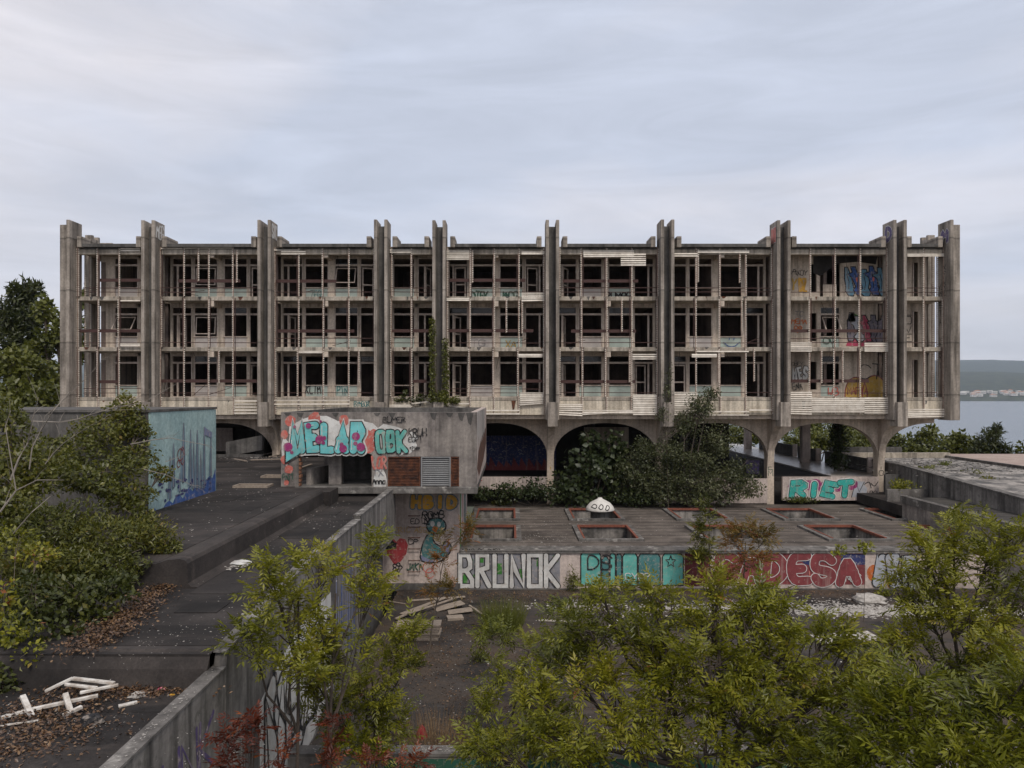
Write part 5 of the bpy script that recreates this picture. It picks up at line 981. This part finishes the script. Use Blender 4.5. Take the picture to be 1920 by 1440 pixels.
# --- trees behind, left of the hotel
bushy('pine_tree', 'dark umbrella pine rising behind the hotel end', 'tree', quick_lobes([(35,555,24,30,66),(60,545,22,24,66),(20,600,30,34,66),(60,595,34,36,66),(-20,590,40,40,66),(40,640,50,40,66)]), 'leaf_pine', .55, 7, .3, base=(-42, 66, -13), seed=71, r0=.4, inner=.3, up=.4)
bushy('broadleaf_tree', 'yellow green broadleaf tree beside the hotel end pylon', 'tree', quick_lobes([(85,580,20,30,60),(90,640,22,30,60),(70,660,30,26,60),(110,620,20,40,60),(140,640,30,60,60),(150,560,16,30,60),(105,720,40,50,58)]), 'leaf_far', .38, 6, .7, base=(-37, 60, -13), seed=72, r0=.3, inner=.3)
bushy('broadleaf_tree', 'wide dark green broadleaf tree below the umbrella pine', 'tree', quick_lobes([(20,680,40,38,54),(60,700,40,40,54),(20,745,50,40,52),(80,750,40,36,52),(-40,690,50,50,54)]), 'leaf_far', .36, 6, .7, base=(-35, 54, -13), seed=73, r0=.3, inner=.3)
# --- between the skylight roof and the arcade
bushy('fig_tree', 'dark fig tree growing against the arches', 'tree', quick_lobes([(1110,872,58,44,42.9),(1075,905,44,30,42.8),(1150,838,34,32,43),(1108,825,30,24,43),(1160,890,44,40,42.8),(1100,930,60,18,42.6)]), 'leaf_fig', .30, 3.0, .85, base=(4.5, 43.0, -6.45), seed=81, r0=.09, inner=.3, up=.1)
bushy('birch_tree', 'airy grey green tree climbing over the hotel spandrel', 'tree', quick_lobes([(1312,765,38,32,41.6),(1332,738,24,16,41.6),(1285,800,40,34,41.8),(1345,830,40,40,41.8),(1255,850,48,44,42),(1310,870,60,46,42),(1225,895,48,40,42.2),(1205,850,34,40,42.2),(1380,890,44,36,42),(1180,880,40,40,42.3),(1330,905,70,36,42),(1260,905,60,36,42.1)]), 'leaf_birch', .13, 2.3, .55, base=(10.3, 42.2, -6.45), seed=82, r0=.09, inner=.2, rough=.5)
bushy('shrub', 'grey green shrub in front of the pale arcade wall beside the arch column', 'shrub', quick_lobes([(1395,915,44,28,42),(1350,930,40,18,42),(1290,925,50,22,42),(1240,930,40,18,42)]), 'leaf_birch', .14, 2.2, .6, base=(12, 42.2, -6.45), seed=83, r0=.04, inner=.3)
bushy('hedge', 'low dark hedge along the far edge of the skylight roof', 'hedge', quick_lobes([(905,925,26,16,42.8),(950,922,34,22,42.8),(1000,918,38,24,42.8),(1045,925,36,22,42.8),(1180,930,60,20,42.6)]), 'leaf_fig', .17, 3.0, .7, base=(.6, 43, -6.45), seed=84, r0=.04, inner=.3)
bushy('climbing_vine', 'thin vine climbing the pylon above the airy tree', 'vine', quick_lobes([(1250,735,9,40,41.62),(1240,775,14,20,41.6),(1256,700,5,24,41.65)]), 'leaf_birch', .12, 1.1, .6, base=(8.8, 41.6, -6.45), seed=85, r0=.02, inner=.2)
# ivy on the middle pylon
iv = lobes_px([(811,604+12*k,5.5+1.0*(k % 3),10,41.95) for k in range(13)]+[(835,644+12*k,5.5+.8*(k % 3)+k*.25,10,41.95) for k in range(10)]+[(822,745,20,14,41.9),(852,750,12,7,42.2)])
bushy('ivy_column', 'green ivy climbing both fins of the middle pylon', 'ivy', iv, 'leaf_far', .11, 3.6, .8, base=(-4.02, 41.75, -1.8), seed=86, r0=.02, inner=.3, rough=.2)
bushy('ivy_column', 'spreading ivy along the balcony floor beside the middle pylon', 'ivy', lobes_px([(750,748,12,7,42.7),(770,750,14,7,42.7),(790,746,14,10,42.7),(760,738,6,9,42.7),(852,752,12,6,42.6)]), 'leaf_ivy', .12, 2.6, .8, base=(-5.6, 42.7, -.9), seed=87, r0=.02, inner=.3)
bushy('ivy_pillar', 'blackish ivy clad pillar standing on the tiled walkway under the arch', 'ivy', [(20.9, 47.6, -4.5+.38*k, .62+.16*math.sin(k*1.7), .6, .42) for k in range(9)], 'leaf_fig', .16, 3.0, .8, base=(20.9, 47.6, -4.86), seed=88, r0=.2, inner=.5)
# --- garden beyond the arcade and the trees by the sea
for k, (ls_, mt, lb, Yb) in enumerate([
    ([(1730,835,34,36,64),(1712,850,26,24,64),(1745,812,14,20,64)], 'leaf_far', 'pointed green tree beside the end arch of the hotel', 64),
    ([(1775,838,34,22,66),(1810,836,34,22,66),(1795,822,20,14,66),(1780,855,60,12,66)], 'leaf_far', 'rounded yellow green tree behind the gravel roof', 66),
    ([(1855,830,26,28,62),(1868,808,12,14,62),(1840,845,24,18,62),(1880,845,18,16,62)], 'leaf_pine', 'dark bluish pine behind the pink deck', 62),
    ([(1925,850,26,20,60),(1950,835,30,30,60)], 'leaf_far', 'green tree beyond the far corner of the pink deck', 60),
    ([(1650,825,34,36,74),(1620,840,30,30,74),(1680,835,30,30,74),(1660,860,50,20,74)], 'leaf_far', 'garden tree seen through the last arch', 74),
    ([(1520,828,30,24,80),(1550,830,30,24,80),(1490,832,26,20,80),(1590,830,34,24,80)], 'leaf_far', 'garden bush seen behind the walkway columns', 82),
    ([(1420,812,34,26,88),(1380,815,30,26,88),(1450,806,34,26,88),(1520,802,44,20,92),(1590,806,44,24,92),(1640,815,30,26,92)], 'leaf_far', 'wide distant garden tree framed by the arches', 88)]):
    l_ = quick_lobes(ls_); bushy('garden_tree', lb, 'tree', l_, mt, .34 if mt == 'leaf_far' else .4, 5.5, .6 if mt == 'leaf_far' else .3, base=(l_[0][0], Yb, -13.5), seed=90+k, r0=.2, inner=.3)
MB().box(-40, 20, 95, 95.5, -9, -5.4).build('garden_wall', 'slab_concrete'); tag(bpy.data.objects['garden_wall'], 'pale garden wall beyond the arcade', 'wall')
for k, (px, py, rx, ry, Y, mt, lb) in enumerate([(1832,893,28,13,42.5,'leaf_bush','tufted shrub growing out of the gravel roof'),(1738,880,20,7,45,'blade_green','spiky weed beside the gravel parapet'),(1912,893,14,8,44,'leaf_bush','small weed beside the pink deck'),(1850,905,26,14,40.5,'leaf_bush','bushy weed leaning on the gravel parapet'),(1770,872,16,6,47,'blade_green','thin grassy weed on the gravel roof'),(1690,912,30,14,40.6,'leaf_fresh','leafy plant at the foot of the end arch column'),(1500,938,40,6,43.3,'leaf_bush','weeds below the turquoise lettered wall'),(940,945,30,6,43.3,'leaf_bush','weeds at the far roof edge below the hedge')]):
    l_ = quick_lobes([(px, py, rx, ry, Y)]); bushy('roof_weed', lb, 'plant', l_, mt, .15, 1.8, .45, base=(l_[0][0], Y, l_[0][2]-l_[0][5]-.05), seed=110+k, r0=.012, up=1.0, inner=.15)
# grass tufts
def tuft(name, label, pos, n, h, r, mat, seed, wd=.012):
    rng = np.random.default_rng(seed); a = rng.uniform(0, 6.28, n); rr_ = r*np.sqrt(rng.random(n)); B = np.stack([pos[0]+rr_*np.cos(a), pos[1]+rr_*np.sin(a), np.full(n, pos[2])], 1)
    lean = np.stack([np.cos(a), np.sin(a), np.zeros(n)], 1)*rng.uniform(.05, .5, n)[:, None]+rng.normal(0, .15, (n, 3)); d_ = unit(lean+np.array([0, 0, 1.0])); ls = h*rng.uniform(.2, 1.1, n)
    V, F, tn = leaf_tris(B, d_, unit(rng.normal(0, 1, (n, 3))), ls, np.full(n, wd), rng.random(n), .015)
    o = finish(bpy.data.objects.new(name, npmesh(name, V, F, mat, tn)), None); tag(o, label, 'grass')
tuft('grass_tuft', 'tall green grass tuft in front of the blocky white letters', (-.25, 25.2, -7.95), 1400, 1.1, .6, 'blade_green', 1, .012)
tuft('grass_tuft', 'dry reddish grass stalks near the flecked terrace parapet', (-1.7, 16.6, -7.95), 420, 1.0, .7, 'blade_dry', 2, .008)
tuft('grass_tuft', 'small dry grass patch beside the red plastic scrap', (-1.15, 16.2, -7.95), 260, .8, .5, 'blade_dry', 3, .008)
tuft('grass_tuft', 'small rusty grass clump on the open terrace', (8.0, 20.3, -7.95), 200, .35, .3, 'blade_dry', 4)

# ================================================================== RUBBISH, VENTS, FRAMES
def chips(name, label, spots, seed, mat='white_chip', cat='debris', flat=.3):
    """small flakes: spots are (x, y, z, sx, sy, n, size)"""
    rng = np.random.default_rng(seed); B, S = [], []
    for x, y, z, sx, sy, n, s in spots:
        B.append(np.stack([rng.normal(x, sx, n), rng.normal(y, sy, n), np.full(n, z+.008)], 1)); S.append(s*.42*rng.lognormal(0, .38, n))
    B, S = np.concatenate(B), np.concatenate(S); n = len(B); a = rng.uniform(0, 6.28, n); c, s_ = np.cos(a), np.sin(a); asp = rng.uniform(.35, 1, n); h = S*flat
    V = np.empty((n, 8, 3))
    for k, (u, v, w) in enumerate([(-1,-1,0),(1,-1,0),(1,1,0),(-1,1,0),(-.8,-.7,1),(.7,-.8,1),(.8,.7,1),(-.7,.8,1)]):
        uu = u*S*(1+rng.uniform(-.25, .25, n)); vv = v*S*asp*(1+rng.uniform(-.25, .25, n)); V[:, k, 0] = B[:, 0]+uu*c-vv*s_; V[:, k, 1] = B[:, 1]+uu*s_+vv*c; V[:, k, 2] = B[:, 2]+w*h*rng.uniform(.3, 1.3, n)-.001
    i = (np.arange(n)*8)[:, None]; F = np.concatenate([i+np.array([q]) for q in ((4,5,6,7),(0,1,5,4),(1,2,6,5),(2,3,7,6),(3,0,4,7))])
    o = finish(bpy.data.objects.new(name, npmesh(name, V.reshape(-1, 3), F, mat)), None); tag(o, label, cat, kind='stuff')
def gpos(px, py, z): Y = -z*FPX/(py-740); return X_(px, Y), Y
def spot(px, py, z, sx, sy, n, s): x, y = gpos(px, py, z); return (x, y, z, sx, sy, n, s)
chips('roof_debris', 'white flakes scattered over the felt deck beside the mural', [spot(440,930,-3.6,1.6,2.0,160,.035), spot(380,985,-3.6,.6,1.5,110,.035), spot(480,860,-3.6,1.5,1.0,120,.06), spot(510,958,-3.6,.2,.3,14,.07), spot(420,900,-3.6,1.2,3,120,.03)], 1)
chips('roof_debris', 'white flakes scattered over the sunken roof strip', [spot(600,965,-4.1,.5,1.2,150,.03), spot(450,1060,-4.1,.12,.25,60,.06), spot(480,1100,-4.1,.6,1.4,120,.022), spot(330,1190,-4.1,.6,.7,90,.018), spot(560,1000,-4.1,.5,1.5,60,.03), spot(300,1240-30,-4.1,.5,.5,60,.014)], 2)
chips('roof_debris', 'pale crumbs scattered over the lowest roof strip', [spot(200,1400,-4.6,.8,.5,240,.012), spot(120,1340,-4.6,.5,.5,160,.02), spot(60,1320,-4.6,.5,.4,120,.03), spot(280,1330,-4.6,.3,.2,60,.014)], 3)
chips('roof_debris', 'white flakes scattered over the skylight roof', [(2.0, 37, -6.39, 1.2, 3, 220, .035), (9, 37.5, -6.39, 5, 3, 260, .035), (16, 36, -6.39, 4, 3, 180, .035), (1.5, 33.5, -6.39, .8, .8, 60, .05), (0, 31.6, -6.39, 1.5, .5, 60, .035)], 4)
chips('rubble_strip', 'long strip of broken white plaster along the foot of the painted wall', [(9, 27.6, -7.94, 3.5, .4, 1500, .075), (14.5, 27.4, -7.94, 2.2, .4, 2000, .085), (4, 28.2, -7.94, 2.0, .35, 400, .06), (12, 28.6, -7.94, 4, .4, 400, .06)], 5)
chips('terrace_debris', 'pale flecks scattered over the lower terrace', [(2, 22, -7.945, 4, 4, 420, .03), (9, 20, -7.945, 3, 3, 300, .04), (-2, 19, -7.945, 1.5, 3, 200, .03), (-1.5, 16.6, -7.945, 1.2, .4, 160, .05), (8.6, 22, -7.945, 1.0, 2.5, 80, .06)], 6)
chips('coping_lichen', 'white flecks on the terrace parapet coping', [(x, 15.45, -7.34, .8, .10, 90, .035) for x in (-3, -1.5, 0, 1.5, 3, 5, 7, 9, 11)], 7, flat=.1)
chips('gravel_debris', 'peeling felt flakes and gravel on the weathered roof', [(26, 47, -4.445, 2.5, 1.5, 500, .10), (32, 45, -4.445, 3, 1.0, 300, .10), (24.5, 44, -4.445, .9, 1, 200, .10), (29, 47, -4.445, 2, 3, 260, .12)], 8, flat=.12)
chips('felt_scraps', 'dark felt scraps curling off the gravel roof', [(26, 46, -4.445, 2.5, 2.5, 500, .14), (31, 48, -4.445, 3, 3, 400, .14)], 18, 'dark_concrete', flat=.35)
chips('lichen_flecks', 'white lichen flecks on the coping of the parapet wall', [(-4.65, y, z, .05, .8, 60, .022) for y, z in ((24, -3.645), (27, -3.645), (18.5, -3.765), (18, -3.765), (21, -3.765), (8.5, -4.325), (10.5, -4.325))], 9, flat=.15)
def litter(name, label, spots, seed, mat):
    rng = np.random.default_rng(seed); B = np.concatenate([np.stack([rng.normal(x, sx, n), rng.normal(y, sy, n), z+rng.random(n)*h], 1) for x, y, z, sx, sy, n, h in spots]); n = len(B); d_ = unit(rng.normal(0, 1, (n, 3))*np.array([1, 1, .35])); V, F, tn = leaf_tris(B, d_, unit(rng.normal(0, .5, (n, 3))+np.array([0, 0, 1.0])), rng.uniform(.03, .085, n), rng.uniform(.02, .045, n), rng.random(n))
    o = finish(bpy.data.objects.new(name, npmesh(name, V, F, mat, tn)), None); tag(o, label, 'leaves', kind='stuff')
def ls(px, py, z, sx, sy, n, h): x, y = gpos(px, py, z); return (x, y, z, sx, sy, n, h)
litter('fallen_leaves', 'rust brown fallen leaves along the edge of the sunken roof', [ls(285,1115,-4.1,.18,.6,900,.10), ls(250,1150,-4.1,.2,.5,900,.10), ls(200,1190,-4.1,.25,.4,900,.12), ls(340,1085,-4.1,.12,.5,350,.06), ls(160,1215,-4.1,.2,.2,300,.08)], 1, 'leaf_litter')
litter('fallen_leaves', 'brown fallen leaves drifted below the roof step', [ls(200,1300,-4.6,.5,.2,900,.08), ls(300,1297,-4.6,.4,.14,500,.05), ls(60,1350,-4.6,.5,.4,1200,.10), ls(120,1380,-4.6,.4,.3,500,.05), ls(10,1410,-4.6,.3,.3,500,.06)], 2, 'leaf_litter')
litter('terrace_litter', 'brown leaf litter and dirt drifted over the lower terrace', [(-2.5, 24, -7.94, 1.2, 2.5, 1500, .03), (1, 20, -7.94, 3, 3, 2500, .03), (6, 18, -7.94, 4, 1.5, 2000, .03), (-1.5, 17, -7.94, 1.4, .8, 1500, .06), (0, 29.3, -7.94, 3, .4, 1200, .05), (10, 29.8, -7.94, 6, .3, 1500, .05)], 3, 'leaf_litter')
for k, (px, py, lb) in enumerate([(1120,1195,'low weed beside the bent pale strip'),(900,1240,'low weed on the bare terrace near the grass tuft'),(1485,1190,'low weed near the pale sheet on the terrace'),(780,1260,'low weed below the stacked boards'),(1180,1105,'weed at the wall foot below the star'),(1075,1085,'dark weed climbing the wall beside the blocky white letters')]):
    x, y = gpos(px, min(py, 1250), -7.95) if k < 4 else (X_(px, 30.2), 30.2); l_ = [(x, y, -7.8+(.25 if k == 5 else 0), .4, .35, .28 if k < 5 else .6)]
    bushy('terrace_weed', lb, 'plant', l_, 'leaf_bush', .09, 2.0, .4, base=(x, y, -7.95), seed=130+k, r0=.01, up=.8, inner=.1)
# broken white window frames on the lowest roof
def stick(name, label, p, q, w, h, mat, cat, z0, group=None, lift=(.02, .02)):
    a, b = gpos(*p, z0), gpos(*q, z0); o = MB().bar((a[0], a[1], z0+lift[0]+h/2), (b[0], b[1], z0+lift[1]+h/2), w, h).build(name, mat); bevel(o, .006); tag(o, label, cat, group)
for p, q, Y0, Y1, w, h, lb in [((85,1296),(135,1272),11.2,11.3,.09,.05,'white frame length leaning up against the peak of the broken frame pile'),((135,1272),(214,1281),11.3,11.2,.09,.05,'white frame length sloping down from the peak of the pile'),((122,1283),(182,1290),11.1,11.1,.07,.05,'short white frame length under the peaked frames'),((150,1299),(222,1284),11.0,11.2,.07,.05,'white frame length pointing at the step wall'),((0,1348),(60,1330),10.55,10.7,.07,.06,'long white frame piece lying into the dead leaves'),((60,1330),(184,1304),10.7,11.0,.07,.06,'white frame piece meeting the short propped posts'),((42,1304),(60,1346),10.75,10.6,.10,.06,'propped white post with a grey cut end'),((122,1300),(133,1336),10.85,10.72,.10,.06,'second propped white post beside the leaf drift'),((118,1342),(154,1325),10.6,10.8,.08,.06,'short white frame stub beside the black bag'),((0,1366),(72,1351),10.3,10.45,.05,.03,'thin white strip lying across the litter'),((222,1325),(258,1318),10.95,11.1,.10,.04,'crumpled white strip on the bare felt')]:
    o = MB().bar((X_(p[0], Y0), Y0, max(-4.57, Z_(p[1], Y0))), (X_(q[0], Y1), Y1, max(-4.57, Z_(q[1], Y1))), w*.75, h*.8).build('window_frame_piece', 'white_pvc'); bevel(o, .006); tag(o, lb, 'frame piece', 'broken white window frame pieces')
def lump(name, label, cat, px, py, z, r, h, mat, seed):
    rd = random.Random(seed); x, y = gpos(px, py, z); m = MB(); n = 9; rings = [(1.0, 0), (.95, .35), (.7, .75), (.3, 1.0)]; i0 = 0
    for rr2, zz in rings:
        for k in range(n): a = 2*math.pi*k/n; f = rr2*rd.uniform(.7, 1.25); m.v.append((x+r*f*math.cos(a), y+r*.7*f*math.sin(a), z+h*zz*rd.uniform(.75, 1.2)-(.005 if zz == 0 else 0)))
    for j in range(3):
        for k in range(n): m.f.append((j*n+k, j*n+(k+1) % n, (j+1)*n+(k+1) % n, (j+1)*n+k))
    m.f.append(tuple(3*n+k for k in range(n))); o = m.build(name, mat); tag(o, label, cat)
lump('rubbish_bag', 'torn black rubbish bag with a white rim on the lowest roof', 'bag', 172, 1358, -4.6, .17, .14, 'p_black', 1)
lump('wrapper', 'crumpled pink wrapper on the leaf drift below the step', 'wrapper', 303, 1292, -4.6, .09, .05, 'pink_plastic', 2)
lump('wrapper', 'small yellow wrapper beside the pink one', 'wrapper', 323, 1304, -4.6, .05, .03, 'p_yellow', 3)
lump('stone', 'brown stone at the foot of the roof step', 'stone', 252, 1288, -4.6, .12, .14, 'brick_edge', 4)
lump('stone', 'flat grey stone on the leaf drift', 'stone', 256, 1306, -4.6, .16, .06, 'white_chip', 5)
lump('plastic_scrap', 'bright red plastic scrap behind the flecked terrace parapet', 'plastic', 790, 1385, -7.95, .13, .28, 'red_plastic', 6)
lump('fallen_plaster', 'large white lump of fallen plaster on the rubble strip', 'plaster', 1628, 1128, -7.95, .75, .3, 'white_chip', 7)
lump('rag', 'torn white rag on the sunken roof', 'rag', 452, 1057, -4.1, .3, .08, 'p_white', 8)
# planks on the terrace
for k, (p, q, w, h, l0, l1, lb) in enumerate([((770,1128),(872,1122),.14,.04,.02,.05,'long thin plank nearest the painted wall plinth'),((752,1155),(835,1128),.16,.04,.05,.14,'slanting plank over the board heap'),((765,1160),(860,1130),.10,.04,.16,.20,'pale plank crossing the slanting plank'),((815,1145),(868,1138),.5,.03,.02,.16,'wide warped board in the heap'),((840,1150),(885,1148),.5,.03,.02,.10,'wide grey board at the edge of the heap'),((838,1162),(868,1160),.4,.1,.0,.0,'short thick board offcut'),((742,1165),(800,1145),.10,.05,.06,.18,'broken lath on top of the stacked boards'),((880,1143),(920,1165),.08,.04,.14,.02,'thin lath leaning off the heap'),((730,1128),(760,1133),.05,.03,.0,.0,'thin stick by the wall plinth'),((1118,1195),(1170,1172),.08,.04,.02,.3,'bent pale strip beside the spreading tree'),((1010,1165),(1080,1168),.12,.04,.02,.02,'plank lying behind the terrace sapling'),((1530,1202),(1640,1198),.8,.06,.02,.08,'pale sheet lying on the open terrace')]):
    stick('plank', lb, p, q, w, h, 'bare_wood' if k < 9 else 'white_pvc', 'plank', -7.95, 'loose boards on the terrace', (l0, l1))
x0, y0 = gpos(782, 1196, -7.95)
for k in range(6): o = MB().box(-.72, .72, -.3, .3, 0, .075).build('stacked_board', 'bare_wood', None, (x0+.03*(k % 3), y0+.02*(k % 2), -7.95+.085*k), .03*((k*5) % 3-1)); bevel(o, .008); tag(o, ['bottom board of the stack by the plank heap', 'second board up in the stack by the plank heap', 'third board up in the stack by the plank heap', 'fourth board up in the stack by the plank heap', 'board second from the top of the stack', 'topmost board of the stack by the plank heap'][k], 'board', 'boards stacked on the terrace')
# loose skylight frames on the deck
for px, py, w, d_, lb in ((475, 913, 1.35, .75, 'empty timber skylight frame lying on the felt deck'), (517, 895, 1.1, .7, 'smaller timber frame beside the graffiti block corner')):
    x, y = gpos(px, py, -3.6); m = MB().box(-w/2, w/2, -d_/2, -d_/2+.07, 0, .10).box(-w/2, w/2, d_/2-.07, d_/2, 0, .10).box(-w/2, -w/2+.07, -d_/2+.07, d_/2-.07, 0, .099).box(w/2-.07, w/2, -d_/2+.07, d_/2-.07, 0, .099); o = m.build('timber_frame', 'bare_wood', None, (x, y, -3.605)); tag(o, lb, 'frame')
for k, (px, py, q, lb) in enumerate([(470, 864, (530, 862), 'long pale plank on the deck below the ramp'), (495, 853, (520, 849), 'splintered board in the rubbish by the ramp'), (505, 858, (528, 853), 'short board beside the splintered one'), (440, 862, (462, 866), 'grey stick on the deck by the ramp kerb'), (560, 880, (584, 872), 'lath lying inside the smashed opening')]):
    stick('deck_plank', lb, (px, py), q, .10, .05, 'bare_wood', 'plank', -3.6, 'loose boards on the deck')
# mushroom vent
vx, vy = X_(1125, 38.9), 38.9; vt = thing('roof_vent', 'white mushroom roof vent scrawled with black loops', 'vent', (vx, vy, -6.4))
MB().tube([(vx, vy, -6.4), (vx, vy, -6.0)], .5, 16).build('vent_neck', 'dark_concrete', vt)
m = MB(); n = 20; prof = [(.74, -6.02), (.76, -5.97), (.70, -5.83), (.52, -5.62), (.30, -5.5), (.14, -5.42), (.10, -5.36), (0.02, -5.35)]
for r, z in prof:
    for k in range(n): m.v.append((vx+r*math.cos(2*math.pi*k/n), vy+r*math.sin(2*math.pi*k/n), z))
for j in range(len(prof)-1):
    for k in range(n): m.f.append((j*n+k, j*n+(k+1) % n, (j+1)*n+(k+1) % n, (j+1)*n+k))
m.f.append(tuple(range(n))[::-1]); m.build('vent_cap', 'dome_white', vt, smooth=True)
m = MB()
for pts in ([(-.5, -5.78), (-.35, -5.62), (-.2, -5.7), (-.3, -5.85)], [(-.15, -5.8), (0, -5.6), (.12, -5.75), (-.02, -5.9)], [(.2, -5.88), (.3, -5.65), (.45, -5.8), (.3, -5.95)]):
    p = chaikin(pts+[pts[0]], 2); q = []
    for a, z in p:
        r = np.interp(z, [-6.02, -5.97, -5.83, -5.62, -5.5, -5.42], [.74, .76, .70, .52, .30, .14])+.006; a2 = max(-r*.98, min(r*.98, a)); q.append((vx+a2, vy-math.sqrt(max(0, r*r-a2*a2))-.004, z))
    m.tube(q, .022, 5)
m.build('vent_scrawl', 'p_black', vt)
# a painted bin under the arch
x, y = X_(1408, 47), 47.0; b_ = MB().prism([(x-.38, -4.95), (x+.38, -4.95), (x+.44, -4.1), (x-.44, -4.1)], 'y', y-.35, y+.35).build('painted_bin', 'p_violet'); bevel(b_, .02); tag(b_, 'violet painted bin under the arches', 'bin')
MB().box(x-.46, x+.46, y-.37, y+.37, -4.099, -4.02).build('bin_rim', 'dark_concrete', b_)

# ================================================================== HAZE
hz = MB().box(-17000, 17000, -200, 10200, -30, 620).build('haze', 'glass'); hz.data.materials.clear()
hm = bpy.data.materials.new('haze'); hm.use_nodes = True; ht = hm.node_tree; ht.nodes.clear(); ho = ht.nodes.new('ShaderNodeOutputMaterial'); hv = ht.nodes.new('ShaderNodeVolumePrincipled')
hv.inputs['Color'].default_value = (.72, .84, 1.0, 1); hv.inputs['Density'].default_value = .000065; ht.links.new(hv.outputs[0], ho.inputs['Volume']); hz.data.materials.append(hm)
tag(hz, 'thin pale sea haze over the bay', 'haze', kind='stuff')
